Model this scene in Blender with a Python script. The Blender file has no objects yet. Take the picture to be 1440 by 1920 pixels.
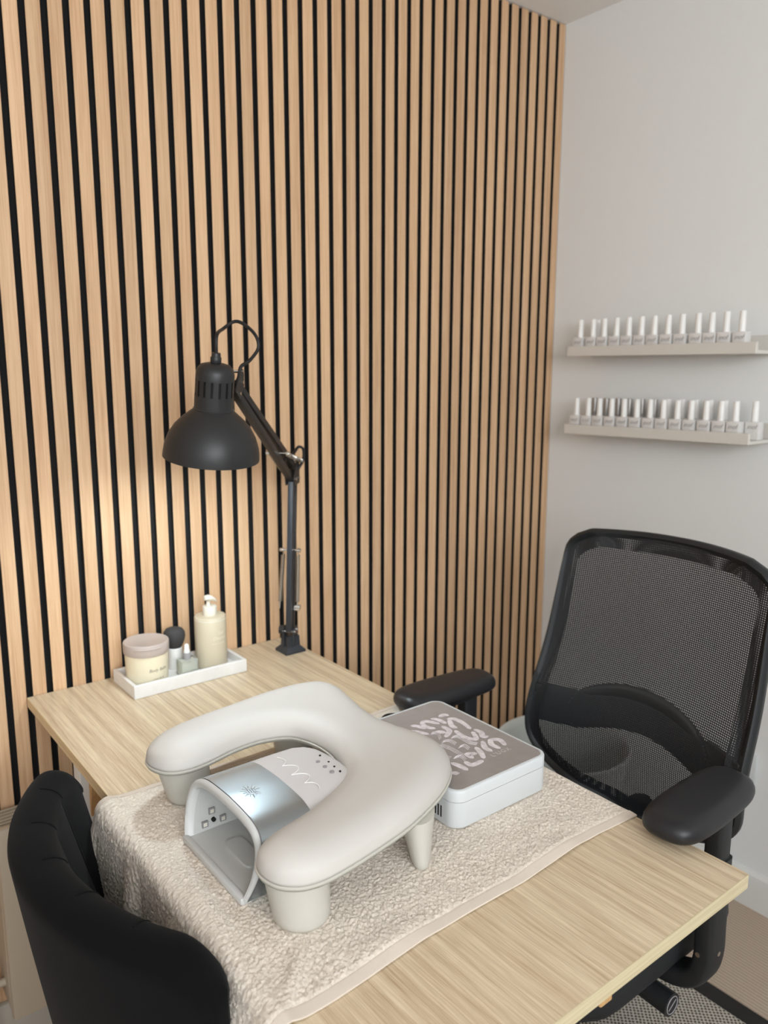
import bpy, bmesh, math, random
from mathutils import Vector, Matrix, noise
from mathutils.geometry import delaunay_2d_cdt
R = math.radians
random.seed(7)
SC = bpy.context.scene
COL = SC.collection

# ------------------------------------------------------------------ camera
cam_d = bpy.data.cameras.new('camera')
cam = bpy.data.objects.new('camera', cam_d); COL.objects.link(cam)
F_PX, YAW, PITCH, ROLL = 1475.95, 0.66573, 0.178793, 0.002867
CAM = Vector((-0.4507, -1.6489, 1.4234))
fw = Vector((math.sin(YAW)*math.cos(PITCH), math.cos(YAW)*math.cos(PITCH), -math.sin(PITCH)))
rt = Vector((math.cos(YAW), -math.sin(YAW), 0)); up = rt.cross(fw)
cr, sr = math.cos(ROLL), math.sin(ROLL)
r2 = rt*cr + up*sr; u2 = up*cr - rt*sr
cam.matrix_world = Matrix(((r2.x, u2.x, -fw.x, CAM.x), (r2.y, u2.y, -fw.y, CAM.y), (r2.z, u2.z, -fw.z, CAM.z), (0, 0, 0, 1)))
cam_d.sensor_fit = 'HORIZONTAL'; cam_d.sensor_width = 36.0
cam_d.lens = 36.0*F_PX/1440.0
cam_d.clip_start = 0.02
cam_d.dof.use_dof = True; cam_d.dof.focus_distance = 1.12; cam_d.dof.aperture_fstop = 6.0
SC.camera = cam

# ------------------------------------------------------------------ world, light, exposure
w = bpy.data.worlds.new('world'); SC.world = w; w.use_nodes = True
nt = w.node_tree; bg = nt.nodes['Background']
sky = nt.nodes.new('ShaderNodeTexSky'); sky.sky_type = 'HOSEK_WILKIE'; sky.turbidity = 5
nt.links.new(sky.outputs[0], bg.inputs[0]); bg.inputs[1].default_value = 1.0
def area(name, loc, rot, sx, sy, e, col):
    l = bpy.data.lights.new(name, 'AREA'); l.shape = 'RECTANGLE'; l.size = sx; l.size_y = sy
    l.energy = e; l.color = col
    o = bpy.data.objects.new(name, l); COL.objects.link(o); o.location = loc; o.rotation_euler = rot
    return o
# daylight entering through the window in the wall behind the photographer
area('window_daylight', (-0.75, -3.28, 1.83), (R(90), 0, 0), 1.9, 0.80, 80.0, (0.91, 0.96, 1.0))
SC.view_settings.view_transform = 'Standard'; SC.view_settings.look = 'None'
SC.view_settings.gamma = 1.0; SC.view_settings.use_curve_mapping = False
SC.view_settings.exposure = -0.33

# ------------------------------------------------------------------ materials
def srgb(r, g, b):
    f = lambda c: (c/255/12.92) if c/255 <= .04045 else ((c/255+.055)/1.055)**2.4
    return (f(r), f(g), f(b), 1)
MATS = {}
def mat(name, col, rough=.5, metal=0., bump=None, spec=.5, coat=0., sheen=0., var=None, trans=0., ior=1.45):
    """bump=(scale,strength,dist); var=(scale, colour2, amount)"""
    m = bpy.data.materials.new(name); m.use_nodes = True; n = m.node_tree.nodes; L = m.node_tree.links
    b = n['Principled BSDF']
    b.inputs['Base Color'].default_value = col; b.inputs['Roughness'].default_value = rough
    b.inputs['Metallic'].default_value = metal; b.inputs['Specular IOR Level'].default_value = spec
    b.inputs['Coat Weight'].default_value = coat; b.inputs['Sheen Weight'].default_value = sheen
    b.inputs['Transmission Weight'].default_value = trans; b.inputs['IOR'].default_value = ior
    tc = n.new('ShaderNodeTexCoord')
    if var:
        nz = n.new('ShaderNodeTexNoise'); nz.inputs['Scale'].default_value = var[0]; nz.inputs['Detail'].default_value = 4
        L.new(tc.outputs['Object'], nz.inputs['Vector'])
        mx = n.new('ShaderNodeMix'); mx.data_type = 'RGBA'; mx.inputs[6].default_value = col; mx.inputs[7].default_value = var[1]
        mr = n.new('ShaderNodeMapRange'); mr.inputs[1].default_value = .35; mr.inputs[2].default_value = .65; mr.inputs[4].default_value = var[2]
        L.new(nz.outputs[0], mr.inputs[0]); L.new(mr.outputs[0], mx.inputs[0]); L.new(mx.outputs[2], b.inputs['Base Color'])
    if bump:
        nz = n.new('ShaderNodeTexNoise'); nz.inputs['Scale'].default_value = bump[0]; nz.inputs['Detail'].default_value = 3
        L.new(tc.outputs['Object'], nz.inputs['Vector'])
        bp = n.new('ShaderNodeBump'); bp.inputs['Strength'].default_value = bump[1]; bp.inputs['Distance'].default_value = bump[2]
        L.new(nz.outputs[0], bp.inputs['Height']); L.new(bp.outputs[0], b.inputs['Normal'])
    MATS[name] = m
    return m
def wood(name, c1, c2, scale, rough=.45, per_object=False, fine=1.0):
    """long straight grain; scale = mapping scale per axis (small along the grain)"""
    m = bpy.data.materials.new(name); m.use_nodes = True; n = m.node_tree.nodes; L = m.node_tree.links
    b = n['Principled BSDF']; b.inputs['Roughness'].default_value = rough; b.inputs['Specular IOR Level'].default_value = .45
    tc = n.new('ShaderNodeTexCoord'); mp = n.new('ShaderNodeMapping'); mp.inputs['Scale'].default_value = scale
    L.new(tc.outputs['Object'], mp.inputs['Vector'])
    if per_object:
        oi = n.new('ShaderNodeObjectInfo'); mu = n.new('ShaderNodeMath'); mu.operation = 'MULTIPLY'; mu.inputs[1].default_value = 300
        L.new(oi.outputs['Random'], mu.inputs[0]); cb = n.new('ShaderNodeCombineXYZ')
        for k in range(3): L.new(mu.outputs[0], cb.inputs[k])
        L.new(cb.outputs[0], mp.inputs['Location'])
    n1 = n.new('ShaderNodeTexNoise'); n1.inputs['Scale'].default_value = 1.0; n1.inputs['Detail'].default_value = 6; n1.inputs['Roughness'].default_value = .62; n1.inputs['Distortion'].default_value = .5
    n2 = n.new('ShaderNodeTexNoise'); n2.inputs['Scale'].default_value = 7.0*fine; n2.inputs['Detail'].default_value = 3
    L.new(mp.outputs[0], n1.inputs['Vector']); L.new(mp.outputs[0], n2.inputs['Vector'])
    ad = n.new('ShaderNodeMath'); ad.operation = 'MULTIPLY_ADD'; ad.inputs[1].default_value = .6
    m2 = n.new('ShaderNodeMath'); m2.operation = 'MULTIPLY'; m2.inputs[1].default_value = .4
    L.new(n2.outputs[0], m2.inputs[0]); L.new(n1.outputs[0], ad.inputs[0]); L.new(m2.outputs[0], ad.inputs[2])
    rp = n.new('ShaderNodeValToRGB'); rp.color_ramp.elements[0].position = .36; rp.color_ramp.elements[1].position = .60
    rp.color_ramp.elements[0].color = c2; rp.color_ramp.elements[1].color = c1
    L.new(ad.outputs[0], rp.inputs[0])
    src = rp.outputs[0]
    if per_object:
        hs = n.new('ShaderNodeHueSaturation'); mr = n.new('ShaderNodeMapRange'); mr.inputs[3].default_value = .93; mr.inputs[4].default_value = 1.06
        L.new(oi.outputs['Random'], mr.inputs[0]); L.new(mr.outputs[0], hs.inputs['Value']); L.new(src, hs.inputs['Color']); src = hs.outputs[0]
    L.new(src, b.inputs['Base Color'])
    bp = n.new('ShaderNodeBump'); bp.inputs['Strength'].default_value = .18; bp.inputs['Distance'].default_value = .0006
    L.new(ad.outputs[0], bp.inputs['Height']); L.new(bp.outputs[0], b.inputs['Normal'])
    return m

M_SLAT = wood('oak_slat', srgb(219, 182, 144), srgb(194, 153, 116), (60, 60, 1.6), .5, True)
M_TABLE = wood('oak_laminate', srgb(226, 208, 178), srgb(180, 153, 122), (100, 1.8, 100), .33, fine=1.8)
M_EDGE = wood('oak_edge_band', srgb(214, 202, 168), srgb(192, 174, 136), (2, 90, 160), .45)
M_EDGE_S = wood('oak_edge_band_long', srgb(228, 205, 165), srgb(200, 172, 130), (90, 2, 160), .45)
M_PINE = wood('pine_leg', srgb(205, 165, 115), srgb(178, 134, 88), (50, 50, 3), .5)
M_FELT = mat('black_felt', srgb(20, 19, 19), .95, bump=(900, .4, .001))
M_SLSIDE = mat('slat_side_black', srgb(30, 27, 25), .8)
M_WALL = mat('wall_paint', srgb(234, 235, 234), .9, bump=(26, .25, .004))
M_CEIL = mat('ceiling_paint', srgb(246, 245, 243), .92, bump=(30, .2, .004))
M_TRIM = mat('white_gloss', srgb(225, 224, 221), .4, bump=(40, .05, .002))
M_TRIM_SHADE = mat('shade_toned_gloss', srgb(176, 168, 156), .45)  # grey-beige toned down; the shade at the slat foot is in the colour
M_RAD = mat('shade_toned_enamel', srgb(170, 156, 137), .45)  # cream darkened to stand in for the shade of the lower left corner
M_DARK = mat('dark_slot', srgb(22, 21, 20), .8)
M_SHELF = mat('shelf_lacquer', srgb(216, 211, 203), .45)
M_PAD = mat('cream_leatherette', srgb(204, 199, 193), .52, bump=(700, .06, .0006), spec=.35)
M_PADLEG = mat('cream_plastic', srgb(198, 194, 184), .42, spec=.4)
M_WPLAS = mat('white_plastic', srgb(210, 213, 214), .35)
M_UVW = mat('lamp_white_plastic', srgb(205, 205, 203), .35)
M_UVP = mat('blush_plastic', srgb(208, 203, 202), .38)
M_UVI = mat('lamp_liner', srgb(198, 198, 195), .45)
M_UVM = mat('iridescent_metal', srgb(176, 186, 192), .32, 1.0, bump=(900, .02, .0003))
M_ENGR = mat('engraving', srgb(196, 198, 200), .35, .4)
M_ENGW = mat('engraving_white', srgb(240, 237, 234), .4)
M_GREYP = mat('taupe_panel', srgb(150, 143, 138), .33, var=(60, srgb(158, 150, 146), .6), spec=.4)
M_ART = mat('pearl_print', srgb(232, 225, 226), .3, 0, var=(140, srgb(196, 184, 188), .8))
M_ART2 = mat('mauve_print', srgb(176, 163, 166), .35, .2)
M_LOGO = mat('logo_print', srgb(192, 187, 183), .4)
M_LAMP = mat('black_satin_metal', srgb(38, 38, 39), .42, spec=.5)
M_LAMPB = mat('graphite_metal', srgb(52, 55, 60), .4, .3)
M_SHADEIN = mat('shade_inside', srgb(235, 235, 232), .5)
M_CABLE = mat('black_cable', srgb(26, 25, 25), .5)
M_STEEL = mat('spring_steel', srgb(190, 186, 178), .3, 1.0)
M_CHROME = mat('chrome', srgb(220, 218, 214), .15, 1.0)
M_LEATHER = mat('black_leather', srgb(30, 30, 33), .42, bump=(380, .12, .0008), spec=.5)
M_CHPL = mat('black_chair_plastic', srgb(31, 33, 35), .5, bump=(900, .1, .0003))
M_SEAT = mat('black_seat_fabric', srgb(30, 31, 33), .85, bump=(900, .4, .001))
M_CLOTH = mat('black_velvet', srgb(13, 13, 14), .95, bump=(1200, .25, .0006), sheen=.03, spec=.1)
M_MARBLE = mat('white_marble', srgb(240, 238, 235), .3, var=(22, srgb(222, 219, 217), .5))
M_JAR = mat('cream_jar', srgb(238, 228, 200), .3, spec=.5)
M_LID = mat('mushroom_lid', srgb(190, 176, 168), .35)
M_PUMP = mat('beige_bottle', srgb(205, 193, 168), .35)
M_PUMPW = mat('ivory_plastic', srgb(228, 222, 208), .35)
M_BRIST = mat('brush_bristle', srgb(58, 56, 56), .9, bump=(500, .6, .002))
M_GLASS = mat('clear_glass', (.93, .95, .90, 1), .06, trans=.7)
M_LIQ = mat('pale_oil', srgb(240, 240, 218), .3, trans=0)
M_COLLAR = mat('grey_collar', srgb(150, 146, 148), .4)
M_BULBR = mat('white_rubber', srgb(240, 240, 238), .5)
M_TEXTB = mat('beige_lettering', srgb(160, 150, 132), .5)
M_TEXTW = mat('pale_lettering', srgb(226, 218, 200), .5)
M_TEXTG = mat('grey_lettering', srgb(150, 146, 146), .5)
M_CAP = mat('white_cap', srgb(243, 241, 238), .3)
M_CAPS = mat('silver_cap', srgb(176, 172, 170), .3, .6)
M_BOT = mat('frosted_bottle', srgb(226, 223, 220), .25, var=(60, srgb(214, 211, 209), .6))
M_BIN = mat('grey_bin', srgb(214, 216, 211), .5)
M_TOWHEM = mat('towel_hem', srgb(224, 210, 196), .9, bump=(1500, .6, .0008))
M_RUGB = mat('rug_border', srgb(42, 40, 38), .95, bump=(800, .5, .002))
M_HEM = M_TOWHEM

def towel_mat():
    m = mat('terry_towel', srgb(236, 225, 211), .95, bump=(900, .5, .0012), sheen=.1, var=(330, srgb(208, 193, 177), .6), spec=.1)
    return m
M_TOWEL = towel_mat()
def carpet_mat():
    m = bpy.data.materials.new('ribbed_carpet'); m.use_nodes = True; n = m.node_tree.nodes; L = m.node_tree.links
    b = n['Principled BSDF']; b.inputs['Roughness'].default_value = .95; b.inputs['Specular IOR Level'].default_value = .1
    tc = n.new('ShaderNodeTexCoord'); wv = n.new('ShaderNodeTexWave'); wv.bands_direction = 'X'
    mp = n.new('ShaderNodeMapping'); mp.inputs['Rotation'].default_value = (0, 0, R(0))
    wv.inputs['Scale'].default_value = 32; wv.inputs['Distortion'].default_value = 1.0; wv.inputs['Detail'].default_value = 3; wv.inputs['Detail Scale'].default_value = 8
    L.new(tc.outputs['Object'], mp.inputs[0]); L.new(mp.outputs[0], wv.inputs['Vector'])
    rp = n.new('ShaderNodeValToRGB'); rp.color_ramp.elements[0].color = srgb(184, 164, 146); rp.color_ramp.elements[1].color = srgb(204, 186, 168)
    L.new(wv.outputs[1], rp.inputs[0]); L.new(rp.outputs[0], b.inputs['Base Color'])
    nz = n.new('ShaderNodeTexNoise'); nz.inputs['Scale'].default_value = 500; L.new(tc.outputs['Object'], nz.inputs['Vector'])
    ad = n.new('ShaderNodeMath'); ad.operation = 'ADD'; L.new(wv.outputs[1], ad.inputs[0]); L.new(nz.outputs[0], ad.inputs[1])
    bp = n.new('ShaderNodeBump'); bp.inputs['Strength'].default_value = .6; bp.inputs['Distance'].default_value = .004
    L.new(ad.outputs[0], bp.inputs['Height']); L.new(bp.outputs[0], b.inputs['Normal'])
    return m
M_CARPET = carpet_mat()
def rug_mat():
    m = bpy.data.materials.new('woven_rug'); m.use_nodes = True; n = m.node_tree.nodes; L = m.node_tree.links
    b = n['Principled BSDF']; b.inputs['Roughness'].default_value = .95; b.inputs['Specular IOR Level'].default_value = .1
    tc = n.new('ShaderNodeTexCoord'); mp = n.new('ShaderNodeMapping'); mp.inputs['Scale'].default_value = (1, 1, 0); mp.inputs['Rotation'].default_value = (0, 0, R(45))
    vo = n.new('ShaderNodeTexVoronoi'); vo.inputs['Scale'].default_value = 125; vo.inputs['Randomness'].default_value = .12
    L.new(tc.outputs['Object'], mp.inputs[0]); L.new(mp.outputs[0], vo.inputs['Vector'])
    rp = n.new('ShaderNodeValToRGB'); e = rp.color_ramp.elements
    e[0].position = .30; e[0].color = srgb(70, 65, 60); e[1].position = .42; e[1].color = srgb(196, 188, 176)
    L.new(vo.outputs['Distance'], rp.inputs[0]); L.new(rp.outputs[0], b.inputs['Base Color'])
    bp = n.new('ShaderNodeBump'); bp.inputs['Strength'].default_value = .5; bp.inputs['Distance'].default_value = .003
    L.new(vo.outputs['Distance'], bp.inputs['Height']); L.new(bp.outputs[0], b.inputs['Normal'])
    return m
M_RUG = rug_mat()
def mesh_fabric():
    m = bpy.data.materials.new('black_mesh_fabric'); m.use_nodes = True; n = m.node_tree.nodes; L = m.node_tree.links
    b = n['Principled BSDF']; b.inputs['Base Color'].default_value = srgb(26, 28, 32); b.inputs['Roughness'].default_value = .6
    uv = n.new('ShaderNodeUVMap'); sp = n.new('ShaderNodeSeparateXYZ'); L.new(uv.outputs[0], sp.inputs[0])
    outs = []
    for k, per in ((0, 1/.0044), (1, 1/.0040)):
        mu = n.new('ShaderNodeMath'); mu.operation = 'MULTIPLY'; mu.inputs[1].default_value = per; L.new(sp.outputs[k], mu.inputs[0])
        fr = n.new('ShaderNodeMath'); fr.operation = 'FRACT'; L.new(mu.outputs[0], fr.inputs[0])
        gt = n.new('ShaderNodeMath'); gt.operation = 'GREATER_THAN'; gt.inputs[1].default_value = .54 if k == 0 else .58; L.new(fr.outputs[0], gt.inputs[0])
        outs.append(gt)
    an = n.new('ShaderNodeMath'); an.operation = 'MULTIPLY'; L.new(outs[0].outputs[0], an.inputs[0]); L.new(outs[1].outputs[0], an.inputs[1])
    tr = n.new('ShaderNodeBsdfTransparent'); mx = n.new('ShaderNodeMixShader')
    L.new(an.outputs[0], mx.inputs[0]); L.new(b.outputs[0], mx.inputs[1]); L.new(tr.outputs[0], mx.inputs[2])
    L.new(mx.outputs[0], n['Material Output'].inputs['Surface'])
    return m
M_MESH = mesh_fabric()
def emis(name, col, s):
    m = bpy.data.materials.new(name); m.use_nodes = True
    b = m.node_tree.nodes['Principled BSDF']; b.inputs['Base Color'].default_value = col
    b.inputs['Emission Color'].default_value = col; b.inputs['Emission Strength'].default_value = s
    return m
M_BULB = emis('lit_bulb', (.78, .92, 1, 1), 335)     # the desk lamp's own light

# ------------------------------------------------------------------ mesh helpers
class MB:
    def __init__(s): s.v = []; s.f = []
    def add(s, v, f):
        o = len(s.v); s.v += [tuple(x) for x in v]; s.f += [tuple(i+o for i in q) for q in f]; return s
    def box(s, x0, x1, y0, y1, z0, z1):
        return s.add([(x0,y0,z0),(x1,y0,z0),(x1,y1,z0),(x0,y1,z0),(x0,y0,z1),(x1,y0,z1),(x1,y1,z1),(x0,y1,z1)],
                     [(0,3,2,1),(4,5,6,7),(0,1,5,4),(1,2,6,5),(2,3,7,6),(3,0,4,7)])
    def rbox(s, x0, x1, y0, y1, z0, z1, b, seg=2):
        bm = bmesh.new(); t = MB().box(x0, x1, y0, y1, z0, z1)
        vs = [bm.verts.new(c) for c in t.v]
        for q in t.f: bm.faces.new([vs[i] for i in q])
        bmesh.ops.bevel(bm, geom=list(bm.edges), offset=b, segments=seg, affect='EDGES', profile=.5)
        return s.bm(bm)
    def bm(s, bm):
        bm.verts.index_update(); s.add([v.co[:] for v in bm.verts], [[v.index for v in f.verts] for f in bm.faces]); bm.free(); return s
    def cyl(s, p0, p1, r0, r1=None, seg=20, cap=True):
        r1 = r0 if r1 is None else r1
        p0 = Vector(p0); p1 = Vector(p1); d = (p1-p0).normalized()
        a = d.orthogonal().normalized(); b = d.cross(a); v = []
        for p, r in ((p0, r0), (p1, r1)):
            v += [p+(a*math.cos(2*math.pi*i/seg)+b*math.sin(2*math.pi*i/seg))*r for i in range(seg)]
        f = [(i, (i+1) % seg, seg+(i+1) % seg, seg+i) for i in range(seg)]
        if cap: f += [tuple(range(seg))[::-1], tuple(range(seg, 2*seg))]
        return s.add(v, f)
    def bar(s, p0, p1, w, h, upv=(0, 0, 1), bev=0):
        """rectangular bar, w across, h along upv"""
        p0 = Vector(p0); p1 = Vector(p1); d = (p1-p0).normalized(); u = Vector(upv)
        sd = d.cross(u)
        if sd.length < 1e-4: sd = d.orthogonal()
        sd.normalize(); u = sd.cross(d).normalized()
        M = Matrix((( sd.x, u.x, d.x, p0.x), (sd.y, u.y, d.y, p0.y), (sd.z, u.z, d.z, p0.z), (0,0,0,1)))
        t = MB(); L = (p1-p0).length
        if bev: t.rbox(-w/2, w/2, -h/2, h/2, 0, L, bev, 2)
        else: t.box(-w/2, w/2, -h/2, h/2, 0, L)
        return s.add([M @ Vector(c) for c in t.v], t.f)
    def tube(s, pts, r, seg=10, closed=False):
        pts = [Vector(p) for p in pts]; n = len(pts); v = []; prev = None
        for i, p in enumerate(pts):
            if closed: d = pts[(i+1) % n]-pts[i-1]
            else: d = pts[min(i+1, n-1)]-pts[max(i-1, 0)]
            d.normalize()
            a = d.orthogonal().normalized() if prev is None else (prev-d*prev.dot(d)).normalized()
            prev = a; b = d.cross(a); rr = r[i] if isinstance(r, (list, tuple)) else r
            v += [p+(a*math.cos(2*math.pi*k/seg)+b*math.sin(2*math.pi*k/seg))*rr for k in range(seg)]
        f = []
        for i in range(n if closed else n-1):
            j = (i+1) % n
            f += [(i*seg+k, i*seg+(k+1) % seg, j*seg+(k+1) % seg, j*seg+k) for k in range(seg)]
        if not closed: f += [tuple(range(seg))[::-1], tuple(range((n-1)*seg, n*seg))]
        return s.add(v, f)
    def lathe(s, prof, c=(0, 0, 0), seg=40, sx=1, sy=1, cap0=True, cap1=True, M=None):
        """prof = [(r,z)...] from bottom to top"""
        v = []
        for r, z in prof:
            for k in range(seg):
                a = 2*math.pi*k/seg; q = Vector((c[0]+r*sx*math.cos(a), c[1]+r*sy*math.sin(a), c[2]+z))
                v.append(M @ q if M else q)
        f = []
        for i in range(len(prof)-1):
            f += [(i*seg+k, i*seg+(k+1) % seg, (i+1)*seg+(k+1) % seg, (i+1)*seg+k) for k in range(seg)]
        if cap0: f.append(tuple(range(seg))[::-1])
        if cap1: f.append(tuple(range((len(prof)-1)*seg, len(prof)*seg)))
        return s.add(v, f)
    def prism(s, poly, z0, z1):
        n = len(poly)
        return s.add([(x, y, z0) for x, y in poly]+[(x, y, z1) for x, y in poly],
                     [tuple(range(n))[::-1], tuple(range(n, 2*n))]+[(i, (i+1) % n, n+(i+1) % n, n+i) for i in range(n)])
    def loft(s, secs, closed=True, cap0=False, cap1=False):
        n = len(secs[0]); v = [p for q in secs for p in q]; f = []
        m = n if closed else n-1
        for i in range(len(secs)-1):
            f += [(i*n+k, i*n+(k+1) % n, (i+1)*n+(k+1) % n, (i+1)*n+k) for k in range(m)]
        if cap0: f.append(tuple(range(n))[::-1])
        if cap1: f.append(tuple(range((len(secs)-1)*n, len(secs)*n)))
        return s.add(v, f)
    def mesh(s, name, m, smooth=30):
        me = bpy.data.meshes.new(name); me.from_pydata(s.v, [], s.f); me.validate()
        bm = bmesh.new(); bm.from_mesh(me); bmesh.ops.recalc_face_normals(bm, faces=bm.faces); bm.to_mesh(me); bm.free()
        me.materials.append(m)
        if smooth:
            me.shade_smooth(); me.set_sharp_from_angle(angle=R(smooth))
        return me
    def obj(s, name, m, parent=None, smooth=30, loc=None):
        return put(name, s.mesh(name, m, smooth), parent, loc)
def put(name, me, parent=None, loc=None):
    o = bpy.data.objects.new(name, me); COL.objects.link(o)
    if parent is not None:
        o.parent = parent
        o.matrix_parent_inverse = Matrix.Identity(4)
    if loc is not None: o.location = loc
    return o
def tag(o, label=None, cat=None, group=None, kind=None):
    if label: o['label'] = label
    if cat: o['category'] = cat
    if group: o['group'] = group
    if kind: o['kind'] = kind
    return o
def thing(name, label, cat, loc=(0, 0, 0), rz=0, group=None):
    o = bpy.data.objects.new(name, None); COL.objects.link(o); o.empty_display_size = .02
    o.location = loc; o.rotation_euler = (0, 0, rz)
    return tag(o, label, cat, group)
def struct(o, label=None): o['kind'] = 'structure'; return tag(o, label)
def copy_tree(o, parent=None):
    c = o.copy(); COL.objects.link(c); c.parent = parent
    for ch in list(o.children): copy_tree(ch, c)
    return c
def spline(pts, per=8, closed=False):
    """Catmull-Rom through points"""
    P = [Vector(p) for p in pts]; n = len(P); out = []
    rng = range(n) if closed else range(n-1)
    for i in rng:
        if closed: a, b, c, d = P[i-1], P[i], P[(i+1) % n], P[(i+2) % n]
        else: a, b, c, d = P[max(i-1, 0)], P[i], P[i+1], P[min(i+2, n-1)]
        for k in range(per):
            t = k/per
            out.append(.5*((2*b)+(c-a)*t+(2*a-5*b+4*c-d)*t*t+(3*b-a-3*c+d)*t**3))
    if not closed: out.append(P[-1])
    return out
def text_mesh(name, body, size, m, depth=.0003, shear=0, spacing=1.0):
    cu = bpy.data.curves.new(name, 'FONT'); cu.body = body; cu.size = size; cu.extrude = depth; cu.align_x = 'CENTER'; cu.align_y = 'CENTER'
    cu.shear = shear; cu.space_character = spacing; cu.resolution_u = 3
    o = bpy.data.objects.new(name, cu); COL.objects.link(o)
    dg = bpy.context.evaluated_depsgraph_get(); me = bpy.data.meshes.new_from_object(o.evaluated_get(dg))
    bpy.data.objects.remove(o); bpy.data.curves.remove(cu)
    me.materials.clear(); me.materials.append(m); me.name = name
    return me
def rounded_rect(x0, x1, y0, y1, r, seg=6):
    out = []
    for cx, cy, a0 in ((x1-r, y1-r, 0), (x0+r, y1-r, 90), (x0+r, y0+r, 180), (x1-r, y0+r, 270)):
        for k in range(seg+1):
            a = R(a0+90*k/seg); out.append((cx+r*math.cos(a), cy+r*math.sin(a)))
    return out
def inset(poly, d):
    """offset a counter-clockwise polygon inwards by d"""
    n = len(poly); out = []
    for i in range(n):
        t = (Vector(poly[(i+1) % n])-Vector(poly[i-1])).normalized()
        out.append((poly[i][0]-t.y*d, poly[i][1]+t.x*d))
    return out

# ------------------------------------------------------------------ room
ZT = 0.76          # table top
CEIL = 2.415
XR, XL, YB = 1.515, -1.90, -3.35
struct(MB().box(XL-.1, XR+.1, YB-.1, .14, -.1, 0).obj('floor', M_CARPET, smooth=0), 'beige ribbed carpet covering the floor')
struct(MB().box(XL-.1, XR+.1, YB-.1, .14, CEIL, CEIL+.1).obj('ceiling', M_CEIL, smooth=0), 'off-white painted ceiling above the slat wall')
struct(MB().box(XR, XR+.1, YB, .14, 0, CEIL).obj('wall_right', M_WALL, smooth=0), 'plain off-white wall with two ledges')
struct(MB().box(XL-.1, XL, YB, .14, 0, CEIL).obj('wall_left', M_WALL, smooth=0), 'plain off-white wall outside the view')
WX0, WX1, WZ0, WZ1 = -1.75, .25, 1.38, 2.28
wb = MB().box(XL, WX0, YB-.1, YB, 0, CEIL).box(WX1, XR, YB-.1, YB, 0, CEIL).box(WX0, WX1, YB-.1, YB, 0, WZ0).box(WX0, WX1, YB-.1, YB, WZ1, CEIL)
struct(wb.obj('wall_back', M_WALL, smooth=0), 'off-white wall with a window behind the viewer')
wn = bpy.data.objects.new('window_1', None); COL.objects.link(wn); struct(wn, 'white framed window behind the viewer')
fr = MB()
fr.box(WX0, WX0+.06, YB-.08, YB-.02, WZ0, WZ1).box(WX1-.06, WX1, YB-.08, YB-.02, WZ0, WZ1).box(WX0+.06, WX1-.06, YB-.08, YB-.02, WZ0, WZ0+.06).box(WX0+.06, WX1-.06, YB-.08, YB-.02, WZ1-.06, WZ1)
fr.box((WX0+WX1)/2-.03, (WX0+WX1)/2+.03, YB-.08, YB-.02, WZ0+.06, WZ1-.06)
fr.obj('window_frame', M_TRIM, wn, 0)
for a, b in ((WX0+.06, (WX0+WX1)/2-.03), ((WX0+WX1)/2+.03, WX1-.06)):
    MB().box(a, b, YB-.054, YB-.048, WZ0+.06, WZ1-.06).obj('pane', M_GLASS, wn, 0)
# slat wall: black felt board with oak slats; front faces of the slats lie in the plane y = 0
ws = struct(MB().box(XL, XR, .012, .14, 0, CEIL).obj('wall_slatted', M_FELT, smooth=0), 'black felt wall panel covered with vertical oak slats')
t = MB().rbox(-.0135, .0135, 0, .0118, 0.002, CEIL-.002, .0009, 1)
slat_me = t.mesh('slat', M_SLAT, 0); slat_me.materials.append(M_SLSIDE)
for pf in slat_me.polygons:
    if abs(pf.normal.x) > .9: pf.material_index = 1
for i in range(-47, 38):
    if .04*i+.02-.0135 > XL: put('slat', slat_me, ws, (.04*i+.02, 0, 0))
# skirting along the right wall
sk = MB().add([(XR-.018, YB, 0), (XR, YB, 0), (XR, YB, .10), (XR-.006, YB, .10), (XR-.014, YB, .092), (XR-.018, YB, .08),
               (XR-.018, -.0, 0), (XR, -.0, 0), (XR, -.0, .10), (XR-.006, -.0, .10), (XR-.014, -.0, .092), (XR-.018, -.0, .08)],
              [(0,1,2,3,4,5), (11,10,9,8,7,6)]+[(k, (k+1) % 6, 6+(k+1) % 6, 6+k) for k in range(6)])
struct(sk.obj('baseboard_right', M_TRIM, smooth=20), 'white painted skirting board along the right wall')
# skirting on slat wall, left end beneath the radiator
struct(MB().rbox(XL, .95, -.014, -.0005, 0, .10, .003).obj('baseboard_slatted', M_TRIM_SHADE), 'skirting board in grey-beige darkened for shade along the foot of the slats')

# rug
rug = thing('rug', 'flat woven grey rug with a black border under the office chair', 'rug', (0, 0, 0))
MB().rbox(.265, 1.11, -1.75, -.60, .001, .009, .002, 1).obj('rug_weave', M_RUG, rug)
for a in ((1.11, 1.155, -1.795, -.555), (.22, .265, -1.795, -.555), (.265, 1.11, -1.795, -1.75), (.265, 1.11, -.60, -.555)):
    MB().rbox(*a, .001, .0105, .003, 2).obj('border', M_RUGB, rug)

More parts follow.
